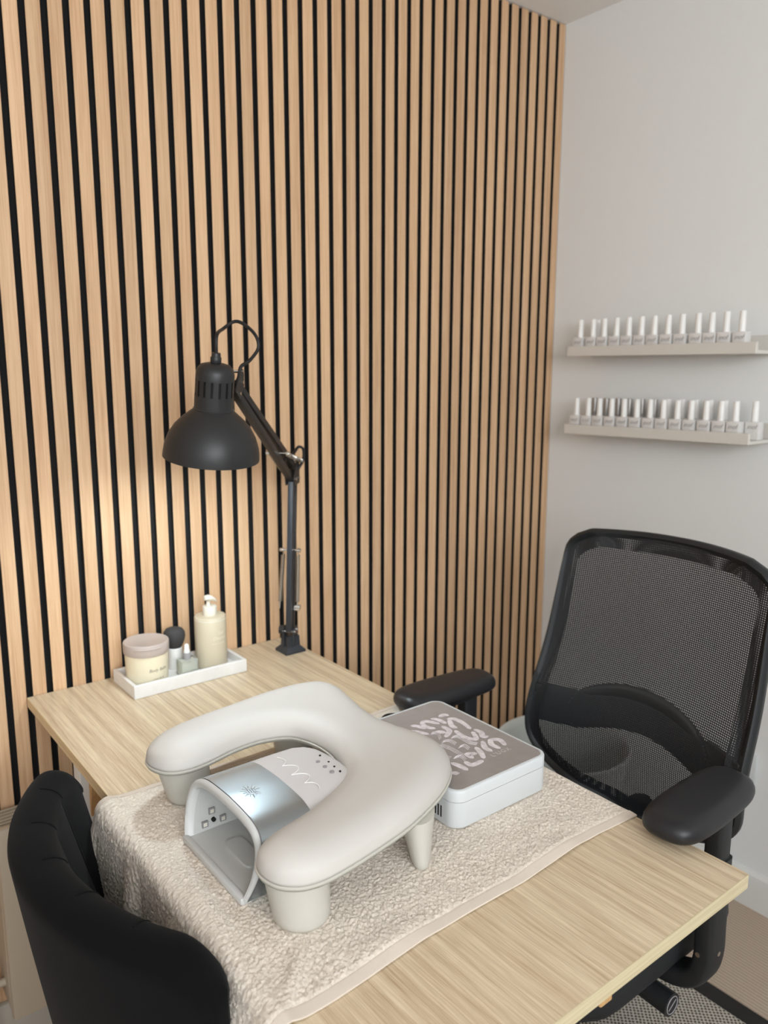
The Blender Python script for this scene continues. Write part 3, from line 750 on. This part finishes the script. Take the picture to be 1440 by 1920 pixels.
# ------------------------------------------------------------------ desk lamp
def desk_lamp():
    root = thing('desk_lamp', 'black jointed desk lamp clamped to the corner of the desk', 'lamp', (0, 0, 0))
    V = Vector
    B = V((.484, -.098, ZT))
    # clamp
    ca = MB().add([(B.x-.027, B.y-.025, ZT+.0005), (B.x+.027, B.y-.025, ZT+.0005), (B.x+.027, B.y+.025, ZT+.0005), (B.x-.027, B.y+.025, ZT+.0005),
                   (B.x-.027, B.y-.025, ZT+.006), (B.x+.027, B.y-.025, ZT+.006), (B.x+.027, B.y+.025, ZT+.006), (B.x-.027, B.y+.025, ZT+.006),
                   (B.x-.017, B.y-.016, ZT+.016), (B.x+.017, B.y-.016, ZT+.016), (B.x+.017, B.y+.016, ZT+.016), (B.x-.017, B.y+.016, ZT+.016),
                   (B.x-.016, B.y-.015, ZT+.040), (B.x+.016, B.y-.015, ZT+.040), (B.x+.016, B.y+.015, ZT+.040), (B.x-.016, B.y+.015, ZT+.040)],
                  [(0,3,2,1),(0,1,5,4),(1,2,6,5),(2,3,7,6),(3,0,4,7),(4,5,9,8),(5,6,10,9),(6,7,11,10),(7,4,8,11),(8,9,13,12),(9,10,14,13),(10,11,15,14),(11,8,12,15),(12,13,14,15)])
    cl = ca.obj('clamp', M_LAMPB, root, 20)
    MB().rbox(TX1+.0015, TX1+.010, B.y-.02, B.y+.02, ZT-.075, ZT-.006, .002, 1).obj('clamp_jaw', M_LAMPB, cl)
    MB().rbox(B.x-.005, TX1+.010, B.y-.018, B.y+.018, ZT-.082, ZT-.0755, .002, 1).obj('clamp_jaw', M_LAMPB, cl)
    MB().cyl((B.x+.01, B.y, ZT-.10), (B.x+.01, B.y, ZT-.0200), .005).cyl((B.x+.01, B.y, ZT-.0385), (B.x+.01, B.y, ZT-.0200), .013).cyl((B.x+.01, B.y, ZT-.112), (B.x+.01, B.y, ZT-.10), .014).obj('clamp_screw', M_STEEL, cl)
    E_ = V((.497, -.100, 1.176))                     # elbow
    H_ = V((.236, -.330, 1.392))                     # head joint
    h = V((H_.x-E_.x, H_.y-E_.y, 0)).normalized()    # horizontal direction of reach
    sd = V((-h.y, h.x, 0))
    if sd.dot(rt) < 0: sd = -sd                      # towards the right of the view
    P0 = V((B.x, B.y, ZT+.052))
    # lower pivot block
    MB().bar((P0-h*.016-sd*.012-V((0, 0, .014))), (P0+h*.016-sd*.012-V((0, 0, .014))), .003, .045).bar((P0-h*.016+sd*.012-V((0, 0, .014))), (P0+h*.016+sd*.012-V((0, 0, .014))), .003, .045).obj('lower_bracket', M_LAMPB, root)
    MB().cyl(P0-sd*.026, P0-sd*.013, .010, .012, 16).obj('tension_knob', M_LAMP, root)
    for d in (-.009, .009): MB().cyl(P0+h*d-sd*.016, P0+h*d+sd*.016, .003, seg=10).obj('rivet', M_CHROME, root)
    # lower arm: two parallel square bars
    up1 = (E_-P0).normalized()
    MB().bar(P0-h*.011, E_-h*.011, .013, .012, h, .001).obj('lower_arm_bar', M_LAMPB, root)
    MB().bar(P0+h*.011, E_+h*.011, .013, .012, h, .001).obj('lower_arm_bar', M_LAMPB, root)
    def spring(a, b, r=.0042, turns=34):
        ax = (b-a); L_ = ax.length; d = ax.normalized(); u = d.orthogonal().normalized(); w_ = d.cross(u)
        pts = [a+d*(L_*k/(turns*8))+(u*math.cos(2*math.pi*k/8)+w_*math.sin(2*math.pi*k/8))*r for k in range(turns*8+1)]
        sg = MB().tube([a-d*.018, a-d*.004]+pts+[b+d*.004, b+d*.018], .00125, 5)
        return sg.obj('spring', M_STEEL, root, 60)
    S1 = P0+up1*.195
    for s_, out in ((-1, .026), (1, .013)):
        spring(P0+sd*s_*(.026 if s_ < 0 else .016)+up1*.070, S1+sd*s_*(.020 if s_ < 0 else .016)-up1*.012)
    MB().cyl(S1-sd*.026, S1+sd*.020, .0028, seg=10).cyl(S1-sd*.028, S1-sd*.022, .0045, seg=12).cyl(S1+sd*.016, S1+sd*.022, .0045, seg=12).obj('spring_pin', M_CHROME, root)
    q = P0+up1*.052; MB().cyl(q-sd*.004+sd*.012, q+sd*.022, .0035, seg=10).cyl(P0+up1*.058+sd*.010, P0+up1*.058+sd*.024, .005, seg=12).obj('spring_pin', M_CHROME, root)
    # elbow plates
    for s_ in (-1, 1):
        c0 = E_+sd*s_*.010
        poly = [c0-h*.017-V((0,0,.012)), c0+h*.020-V((0,0,.014)), c0+h*.026+V((0,0,.006)), c0-h*.004+V((0,0,.046)), c0-h*.018+V((0,0,.046))]
        MB().add([p-sd*.0012 for p in poly]+[p+sd*.0012 for p in poly], [(0,1,2,3,4),(9,8,7,6,5)]+[(k,(k+1)%5,5+(k+1)%5,5+k) for k in range(5)]).obj('elbow_plate', M_LAMP, root, 0)
    for a, b in ((-.011, 0), (.013, 0), (-.011, .040)):
        MB().cyl(E_+h*a+V((0,0,b))-sd*.014, E_+h*a+V((0,0,b))+sd*.014, .0032, seg=10).obj('rivet', M_CHROME, root)
    # upper arm
    d2 = (H_-E_).normalized(); n2 = sd.cross(d2).normalized()
    if n2.z < 0: n2 = -n2
    A0 = E_+h*.010; A1 = H_-n2*.008
    MB().bar(A0-n2*.002, A1+n2*.000, .014, .014, n2, .001).obj('upper_arm_bar', M_LAMP, root)
    MB().bar(E_+V((0,0,.026))-h*.006, H_+n2*.0075, .014, .014, n2, .001).obj('upper_arm_bar', M_LAMP, root)
    S2 = E_+d2*.115+n2*.008
    spring(E_+V((0,0,.040))-h*.012+sd*.017, S2+sd*.017-d2*.006, .0042, 20)
    spring(E_+h*.004+V((0,0,.010))-sd*.017, S2-sd*.022-d2*.006, .0036, 20)
    MB().cyl(S2-sd*.028, S2+sd*.022, .0028, seg=10).cyl(S2-sd*.030, S2-sd*.022, .0045, seg=12).cyl(S2+sd*.016, S2+sd*.024, .0045, seg=12).obj('spring_pin', M_CHROME, root)
    # head bracket
    for s_ in (-1, 1):
        c0 = H_+sd*s_*.0095
        poly = [c0-n2*.020+d2*-.012, c0-n2*.018+d2*.014, c0+n2*.034+d2*.010, c0+n2*.036-d2*.002, c0+n2*.012-d2*.016]
        MB().add([p-sd*.0012 for p in poly]+[p+sd*.0012 for p in poly], [(0,1,2,3,4),(9,8,7,6,5)]+[(k,(k+1)%5,5+(k+1)%5,5+k) for k in range(5)]).obj('head_plate', M_LAMP, root, 0)
    for a, b in ((-.012, -.004), (.013, -.006), (.030, .004)):
        q = H_+n2*a+d2*b; MB().cyl(q-sd*.013, q+sd*.013, .003, seg=10).obj('rivet', M_CHROME, root)
    # shade: profile along its own axis; origin at the centre of the rim
    tocam = V((-.43, -.90, 0)); right = V((.90, -.43, 0))
    ax = (V((0, 0, 1))+tocam*math.tan(R(9))+right*math.tan(R(4.5))).normalized()
    xx = V((1, 0, 0)); yy = ax.cross(xx).normalized(); xx = yy.cross(ax).normalized()
    O = V((.176, -.348, 1.268))
    M = Matrix(((xx.x, yy.x, ax.x, O.x), (xx.y, yy.y, ax.y, O.y), (xx.z, yy.z, ax.z, O.z), (0, 0, 0, 1)))
    RO = .0855
    outer = [(RO, 0), (RO-.0005, .008), (.083, .022), (.077, .040), (.067, .057), (.054, .071), (.042, .081), (.035, .0865)]
    inner = [(.033, .0855), (.040, .0795), (.052, .069), (.065, .055), (.0752, .0385), (.0812, .0215), (RO-.0022, .008), (RO-.002, 0)]
    sh = MB().lathe(outer, seg=64, cap0=False, cap1=False, M=M).obj('shade', M_LAMP, root, 60)
    MB().lathe(inner+[(RO, 0)], seg=64, cap0=False, cap1=False, M=M).obj('shade_lining', M_SHADEIN, sh, 60)
    MB().lathe([(.0352, .0855), (.0355, .0885), (.0345, .0895)], seg=48, cap0=False, cap1=False, M=M).obj('neck_ring', M_LAMP, sh, 40)
    # vented socket housing
    hs = MB(); seg = 48; zs = [.088, .112, .139]
    cap = [(.0338, .139), (.0335, .150), (.031, .159), (.025, .1655), (.016, .168), (.001, .1685)]
    hs.lathe([(.0342, .088), (.034, .112)], seg=seg, cap0=False, cap1=False, M=M)
    hs.lathe(cap, seg=seg, cap0=False, cap1=True, M=M)
    vv, ff = [], []
    for z in (.112, .139):
        for k in range(seg):
            a = 2*math.pi*k/seg; vv.append(M @ V((.0339*math.cos(a), .0339*math.sin(a), z)))
    for k in range(seg):
        if k % 3 != 1: ff.append((k, (k+1) % seg, seg+(k+1) % seg, seg+k))
    hs.add(vv, ff)
    hs.obj('socket_housing', M_LAMP, root, 40)
    MB().lathe([(.030, .09), (.030, .155)], seg=32, M=M).obj('socket_core', M_DARK, root, 40)
    MB().lathe([(.0085, .168), (.0095, .170), (.0095, .178), (.008, .180), (.0075, .186)], seg=24, M=M).obj('cable_gland', M_LAMP, root, 40)
    # bulb
    bl = MB().lathe([(.012, .092), (.013, .086), (.017, .078), (.0225, .068), (.0240, .058), (.0225, .047), (.016, .038), (.008, .0345), (.001, .034)][::-1], seg=32, M=M).obj('bulb', M_BULB, root, 60)
    bl['label'] = 'lit bulb inside the shade'
    # cables
    T = M @ V((0, 0, .185))
    pts = [T, T+V((.002, 0, .03)), (.213, -.335, 1.494), (.245, -.33, 1.509), (.281, -.325, 1.490), (.290, -.325, 1.464), (.270, -.328, 1.440), (.250, -.33, 1.428), (.243, -.332, 1.408), H_+n2*.005]
    MB().tube(spline(pts, 8), .0032, 8).obj('cable', M_CABLE, root, 60)
    pts = [E_+d2*.09+n2*.004+sd*.004, E_+V((.004, 0, .058)), E_+V((.014, -.004, .072)), E_+V((.026, -.006, .066)), E_+V((.026, -.004, .040)), E_+V((.012, 0, .012)), E_-V((0, 0, .05))]
    MB().tube(spline(pts, 8), .0032, 8).obj('cable', M_CABLE, root, 60)
desk_lamp()

# ------------------------------------------------------------------ office chair
def office_chair():
    root = thing('office_chair', 'black mesh-backed office chair with padded arms behind the desk', 'office chair', (0, 0, 0))
    YC = -.797
    V = Vector
    # backrest surface: u across (-1..1), v upwards (0..1)
    Z0, Z1 = .525, 1.088
    def hw(v):                                       # half width of the outline
        b = .243-.018*max(0, v-.25)/.75
        if v < .22: t_ = (.22-v)/.22; b *= math.sqrt(max(0, 1-(t_**2.6)*.80))
        if v > .90: t_ = (v-.90)/.10; b *= math.sqrt(max(0, 1-(t_**2.6)*.42))
        return b
    def surf(u, v):
        lum = -.030*math.exp(-((v-.28)/.20)**2)
        x = .880+.055*(v-.25)+.035*v*v+lum
        x -= .042*abs(u)**2.2
        y = YC+u*hw(v)
        z = Z0+(Z1-Z0)*v-(.004*abs(u)**2.0)*(v > .5)*((v-.5)/.5)+.030*abs(u)**2*(1-v)**3
        return V((x, y, z))
    NU, NV = 36, 48
    vs = []; uvs = []
    for j in range(NV+1):
        for i in range(NU+1):
            u = -1+2*i/NU; v = j/NV; p = surf(u*.985, .006+.988*v); vs.append(p); uvs.append((p.y, p.z))
    fs = [(j*(NU+1)+i, j*(NU+1)+i+1, (j+1)*(NU+1)+i+1, (j+1)*(NU+1)+i) for j in range(NV) for i in range(NU)]
    me = bpy.data.meshes.new('backrest_mesh'); me.from_pydata(vs, [], fs); me.materials.append(M_MESH); me.shade_smooth()
    ul = me.uv_layers.new(name='UVMap')
    for lp in me.loops: ul.data[lp.index].uv = uvs[lp.vertex_index]
    put('backrest_mesh', me, root)
    # rear layer of mesh and flat inner frame border
    loop = [surf(-1, k/40) for k in range(41)]+[surf(-1+2*k/30, 1) for k in range(1, 31)]+[surf(1, 1-k/40) for k in range(1, 41)]+[surf(1-2*k/30, 0) for k in range(1, 30)]
    secs = []
    cen = V((.86, YC, .80)); n = len(loop)
    for i, p in enumerate(loop):
        inn = (cen-p); inn.x = 0; inn.normalize()
        a = p+inn*.004; secs.append([p+V((-.003, 0, 0)), p+inn*.010+V((.002, 0, 0)), p+inn*.012+V((.018, 0, 0)), p+inn*.004+V((.026, 0, 0)), p-inn*.006+V((.018, 0, 0)), p-inn*.007+V((.004, 0, 0))])
    secs.append(secs[0])
    MB().loft(secs, True).obj('backrest_frame', M_CHPL, root, 60)
    # darker double layer of mesh where the fabric wraps the frame
    vs2 = []; uv2 = []; fs2 = []
    for i, p in enumerate(loop+[loop[0]]):
        inn = (cen-p); inn.x = 0; inn.normalize()
        for w_ in (.008, .036):
            q = p+inn*w_+V((.007, 0, 0)); vs2.append(q); uv2.append((q.y+.0017, q.z+.0013))
    for i in range(n): fs2.append((2*i, 2*i+1, 2*i+3, 2*i+2))
    me = bpy.data.meshes.new('mesh_border'); me.from_pydata(vs2, [], fs2); me.materials.append(M_MESH); me.shade_smooth()
    ul = me.uv_layers.new(name='UVMap')
    for lp in me.loops: ul.data[lp.index].uv = uv2[lp.vertex_index]
    put('mesh_border', me, root)
    # lumbar support: a padded band behind the mesh, arching up
    out = []
    for k in range(25):
        t_ = -1+2*k/24
        zc = .742-.045*t_*t_; hh = .050*(1-.25*abs(t_)**6)*(1 if abs(t_) < .97 else .6)
        u_ = t_*.66; vv_ = (zc-Z0)/(Z1-Z0)
        p = surf(u_, vv_); q = []
        for a in range(16):
            an = 2*math.pi*a/16; q.append((p.x+.018+.010*math.cos(an), p.y, zc+hh*math.copysign(abs(math.sin(an))**.6, math.sin(an))))
        out.append(q)
    lb = MB().loft(out, True, True, True).obj('lumbar_pad', M_CHPL, root, 60)
    for s_ in (-1, 1):                               # brackets linking it to the frame
        a = surf(s_*.62, .33); b = surf(s_*.97, .30)
        MB().bar(a+V((.022, 0, -.01)), b+V((.012, 0, 0)), .012, .085, (0, 0, 1), .003).obj('lumbar_bracket', M_CHPL, root)
    # spine
    MB().tube(spline([(.70, YC, .40), (.84, YC, .405), (.895, YC, .43), (.905, YC, .49), (.895, YC, .545)], 6), [.024]*25, 14).obj('back_spine', M_CHPL, root, 60)
    # seat
    sx0, sx1 = .40, .87
    ring = lambda d, z: [(a, b, z) for a, b in rounded_rect(sx0+d, sx1-d, YC-.25+d, YC+.25-d, .09-d*.5, 7)]
    MB().loft([ring(.03, .440), ring(.008, .448), ring(0, .465), ring(.002, .49), ring(.014, .507), ring(.05, .514)], True, True, True).obj('seat_cushion', M_SEAT, root, 50)
    MB().loft([ring(.035, .425), ring(.02, .430), ring(.02, .440)], True, True, True).obj('seat_pan', M_CHPL, root, 40)
    MB().rbox(.56, .76, YC-.09, YC+.09, .365, .425, .01, 2).obj('tilt_mechanism', M_CHPL, root)
    lv = MB().cyl((.625, YC-.08, .400), (.622, YC-.205, .398), .010).cyl((.622, YC-.175, .398), (.620, YC-.258, .398), .0185, .0200, 24).obj('adjust_lever', M_CHPL, root)
    e = MB().tube([(.620+.015*math.cos(2*math.pi*k/24), YC-.2586, .398+.015*math.sin(2*math.pi*k/24)) for k in range(24)], .0009, 6, True)
    e.cyl((.610, YC-.2586, .392), (.630, YC-.2586, .404), .0008, seg=6).obj('end_mark', M_COLLAR, lv)
    # arms
    for s_, yc, px, ang in ((-1, -1.092, .592, R(3)), (1, -.545, .578, R(-3))):
        # pad: long rounded cushion
        prof = [(-.118, .004), (-.116, .020), (-.107, .034), (-.085, .0435), (-.04, .0475), (.02, .047), (.07, .044), (.100, .036), (.113, .022), (.116, .004)]
        c_, q_ = math.cos(ang), math.sin(ang)
        def pt(x, y, z): return (px+x*c_-y*q_, yc+x*q_+y*c_, z)
        pl = [(x, w_) for x, w_ in prof]+[(x, -w_) for x, w_ in prof[::-1]]
        pl = [(p.x, p.y) for p in spline([(x, y, 0) for x, y in pl], 3, True)]
        A = sum(pl[i-1][0]*pl[i][1]-pl[i][0]*pl[i-1][1] for i in range(len(pl)))
        if A < 0: pl = pl[::-1]
        zb = .774
        secs = []
        for d, z in ((.010, zb), (.004, zb+.002), (.001, zb+.006), (0, zb+.011), (.0008, zb+.017), (.004, zb+.024), (.010, zb+.0285), (.018, zb+.0305), (.028, zb+.031)):
            secs.append([pt(a, b, z) for a, b in [(x*(1-d/.118), y*(1-d/.0475)) for x, y in pl]])
        MB().loft(secs, True, True, True).obj('arm_pad', M_LEATHER, root, 60)
        MB().rbox(px-.055, px+.055, yc-.024, yc+.024, zb-.016, zb+.002, .004, 2).obj('pad_slider', M_CHPL, root)
        oy = yc+s_*.0
        # post and its outer sleeve, then the hooked bracket under the seat
        MB().rbox(px-.018+.06, px+.018+.06, oy-.014, oy+.014, .60, zb-.004, .006, 3).obj('arm_post', M_CHPL, root)
        px2 = px+.06
        path = [(px2, oy, .672), (px2, oy, .56), (px2, oy, .50), (px2, oy-s_*.012, .462), (px2, oy-s_*.045, .440), (px2, oy-s_*.10, .432), (px2, YC+s_*.13, .428)]
        secs = []
        sp_ = spline(path, 6)
        for i, p in enumerate(sp_):
            d = (sp_[min(i+1, len(sp_)-1)]-sp_[max(i-1, 0)]).normalized(); sdx = V((1, 0, 0)); nn = d.cross(sdx).normalized()
            w_, t_ = .026, .0165
            secs.append([p+sdx*w_*math.copysign(abs(math.cos(a))**.45, math.cos(a))+nn*t_*math.copysign(abs(math.sin(a))**.45, math.sin(a)) for a in [2*math.pi*k/24 for k in range(24)]])
        sl = MB().loft(secs, True, True, True).obj('arm_bracket', M_CHPL, root, 50)
        if s_ < 0: MB().cyl((px2-.0262, oy+.004, .51), (px2-.0272, oy+.004, .51), .004, seg=12).cyl((px2, oy-.0165, .512), (px2, oy-.0176, .512), .004, seg=12).obj('bracket_screw', M_STEEL, sl)
        MB().cyl((px2-.0262, oy, .640), (px2-.030, oy, .640), .008, seg=14).obj('height_button', M_COLLAR, sl)
    # gas lift and five-star base
    bx, by = .66, YC
    MB().cyl((bx, by, .10), (bx, by, .25), .028).cyl((bx, by, .25), (bx, by, .366), .016).obj('gas_lift', M_CHPL, root)
    for k in range(5):
        a = R(20+72*k); e = V((bx+.30*math.cos(a), by+.30*math.sin(a), .088))
        MB().bar((bx, by, .115), e, .045, .03, (0, 0, 1), .006).obj('base_leg', M_CHPL, root)
        t_ = V((-math.sin(a), math.cos(a), 0)); c0 = e+V((0, 0, -.048)); c0.z = .039
        cs = MB().cyl(c0-t_*.024, c0-t_*.006, .027, seg=20).cyl(c0+t_*.006, c0+t_*.024, .027, seg=20).cyl(c0+V((0, 0, .02)), e, .008)
        cs.obj('castor', M_CHPL, root)
office_chair()

# ------------------------------------------------------------------ client's tub chair
def tub_chair():
    root = thing('tub_chair', 'black upholstered tub chair with a channelled back at the left', 'chair', (0, 0, 0))
    CX, CY = .143, -.695
    def r_out(z): return .412-.13*(.80-z)-.05*(.80-z)**2
    ZB = .40
    def tmax(z): return R(43)-R(2)*max(0, min(1, (.82-z)/.40))
    def ztop(th): 
        a = abs(th)/R(50); return .828-.006*a*a-.030*(max(0, a-.84)/.16)**2
    NT, NZ = 84, 26
    def point(k, j, side):
        """side 0 outer, 1 inner"""
        pass
    def column(s):
        """closed cross-section of the shell for a position s in -1..1 along the rim"""
        pts = []
        th_top = s*R(50)
        zt = ztop(th_top)
        thick = .062*(1-.10*abs(s)**4)
        outer, inner = [], []
        for j in range(NZ+1):
            z = ZB+(zt-.026-ZB)*j/NZ
            th = s*tmax(z); ro = r_out(z)
            ch = .0045*abs(math.cos(th/R(50)*math.pi*3.5)) if True else 0
            outer.append((CX-ro*math.cos(th), CY+ro*math.sin(th), z))
            ri = ro-thick-min(.026, .14*max(0, zt-.026-z))-(.005*abs(math.sin(s*math.pi*3.0))**.7-.003)
            inner.append((CX-ri*math.cos(th), CY+ri*math.sin(th), z))
        # rounded rim
        rim = []
        zc = zt-.026; th = s*tmax(zt); ro = r_out(zc); 
        sc = .0015*abs(math.sin(s*math.pi*3.0))
        for m in range(1, 12):
            a = math.pi*m/12; rr = ro-thick/2+math.cos(a)*thick/2; rim.append((CX-rr*math.cos(s*tmax(zc)), CY+rr*math.sin(s*tmax(zc)), zc+(.026+sc*.6-.003)*math.sin(a)))
        return outer+rim+inner[::-1]
    secs = [column(-1+2*k/NT) for k in range(NT+1)]
    # round the two front ends
    def endcap(sec, prev, sgn):
        out = []; c = sum((Vector(p) for p in sec), Vector())/len(sec)
        half = len(sec)//2
        for f_, d in ((.86, .012), (.55, .022), (.15, .027)):
            q = []
            for i, p in enumerate(sec):
                o_ = Vector(sec[len(sec)-1-i]); p = Vector(p); mid = (p+o_)/2; mv = (Vector(sec[i])-Vector(prev[i])).normalized()
                q.append(mid+(p-mid)*f_+mv*d)
            out.append(q)
        return out
    e1 = endcap(secs[-1], secs[-2], 1); e0 = endcap(secs[0], secs[1], -1)
    MB().loft(e0[::-1]+secs+e1, True, True, True).obj('back_shell', M_CLOTH, root, 60)
    # stitched seams between the padded channels, running over the rim and down the inside
    for m in range(-2, 3):
        s = m/3
        sec = column(s); ln = sec[NZ+6:]
        MB().tube([Vector(p)+Vector((.0, 0, .0006)) for p in ln][::1], .0010, 6).obj('seam', M_CLOTH, root, 60)
    # seat cushion and legs
    ring = lambda k, z: [(CX-.125+(.225*k)*math.cos(2*math.pi*i/40), CY+(.225*k)*math.sin(2*math.pi*i/40), z) for i in range(40)]
    MB().loft([ring(.90, .375), ring(.98, .385), ring(1, .41), ring(1, .44), ring(.95, .462), ring(.8, .472)], True, True, True).obj('seat_cushion', M_CLOTH, root, 50)
    for a in (45, 135, 225, 315):
        c0 = Vector((CX-.125+.17*math.cos(R(a)), CY+.17*math.sin(R(a)), .38)); c1 = Vector((CX-.125+.235*math.cos(R(a)), CY+.235*math.sin(R(a)), .002))
        MB().cyl(c1, c0, .010, .014, 16).obj('leg', M_LAMP, root)
tub_chair()

# ------------------------------------------------------------------ wall ledges and polish bottles
def ledge(z0, tilt, lab):
    root = thing('wall_ledge', lab, 'shelf', (XR, -.430, z0), 0, 'picture ledges on the right wall')
    root.rotation_euler = (tilt, 0, 0)
    MB().rbox(-.110, -.0005, -.277, .277, 0, .0085, .001, 1).obj('ledge_board', M_SHELF, root)
    MB().rbox(-.120, -.1102, -.277, .277, 0, .0275, .001, 1).obj('front_lip', M_SHELF, root)
    MB().rbox(-.010, -.0005, -.277, .277, .0087, .0275+.02, .001, 1).obj('back_rail', M_SHELF, root)
ledge(1.4630, R(0.0), 'upper white picture ledge holding a row of polish bottles')
ledge(1.2445, R(-.75), 'lower white picture ledge holding two rows of polish bottles')
body_me = MB().rbox(-.0135, .0135, -.0172, .0172, 0, .0445, .0022, 2).mesh('bottle_body', M_BOT, 40)
cap_me = MB().lathe([(.0082, .0447), (.0084, .0465), (.0074, .0925), (.0068, .0938)], seg=18).mesh('cap', M_CAP, 40)
caps_me = MB().lathe([(.0092, .0447), (.0094, .0465), (.0086, .0925), (.0080, .0938)], seg=18).mesh('cap', M_CAPS, 40)
lab_me = text_mesh('lettering', 'inof', .0155, M_TEXTG, .0001, .3)
def bottle(x, y, z, lab, grp, silver=False):
    o = thing('polish_bottle', lab, 'bottle', (x, y, z), 0, grp)
    put('bottle_body', body_me, o); c = put('cap', caps_me if silver else cap_me, o)
    t_ = put('lettering', lab_me, o, (-.0138, 0, .0315)); t_.rotation_euler = (R(90), 0, R(-90))
    return o
ORD = ['first', 'second', 'third', 'fourth', 'fifth', 'sixth', 'seventh', 'eighth', 'ninth', 'tenth', 'eleventh', 'twelfth', 'thirteenth', 'fourteenth']
up_y = [-.170, -.214, -.252, -.293, -.332, -.372, -.411, -.452, -.492, -.536, -.573, -.611, -.651]
for k, y in enumerate(up_y):
    bottle(1.429, y, 1.4717, f'white-capped polish bottle, {ORD[k]} from the left along the upper ledge front', 'polish bottles on the upper ledge')
bottle(1.470, -.198, 1.4717, 'single polish bottle standing behind the front row on the upper ledge', 'polish bottles on the upper ledge')
tl = math.tan(R(-.75))
lo_y = [-.170, -.211, -.250, -.291, -.332, -.373, -.414, -.454, -.495, -.534, -.575, -.615, -.653]
for k, y in enumerate(lo_y):
    bottle(1.429, y, 1.2533+(y+.430)*tl, f'white-capped polish bottle, {ORD[k]} from the left along the lower ledge front', 'polish bottles on the lower ledge')
bottle(1.452, -.6895, 1.2535+(-.6895+.430)*tl, 'polish bottle standing alone at the right end of the lower ledge', 'polish bottles on the lower ledge')
for k, y in enumerate([-.198, -.239, -.279, -.316, -.357, -.397, -.438, -.479, -.519, -.559, -.599]):
    bottle(1.474, y, 1.2533+(y+.430)*tl, f'{"silver" if k < 6 else "white"}-capped polish bottle, {ORD[k]} from the left in the lower ledge back row', 'polish bottles in the back row of the lower ledge', k < 6)

# ------------------------------------------------------------------ round bin in the corner
bn = thing('waste_bin', 'round pale grey open bin in the corner behind the office chair', 'bin', (1.135, -.405, 0))
prof = [(.125, .002), (.130, .006), (.166, .43), (.172, .438), (.174, .445), (.170, .450), (.164, .446), (.160, .43), (.124, .012), (.001, .010)]
MB().lathe(prof, seg=64, cap1=False).obj('bin_body', M_BIN, bn, 50)
MB().tube([(.1725*math.cos(2*math.pi*k/64), .1725*math.sin(2*math.pi*k/64), .446) for k in range(64)], .0045, 10, True).obj('bin_rim', M_BIN, bn, 60)
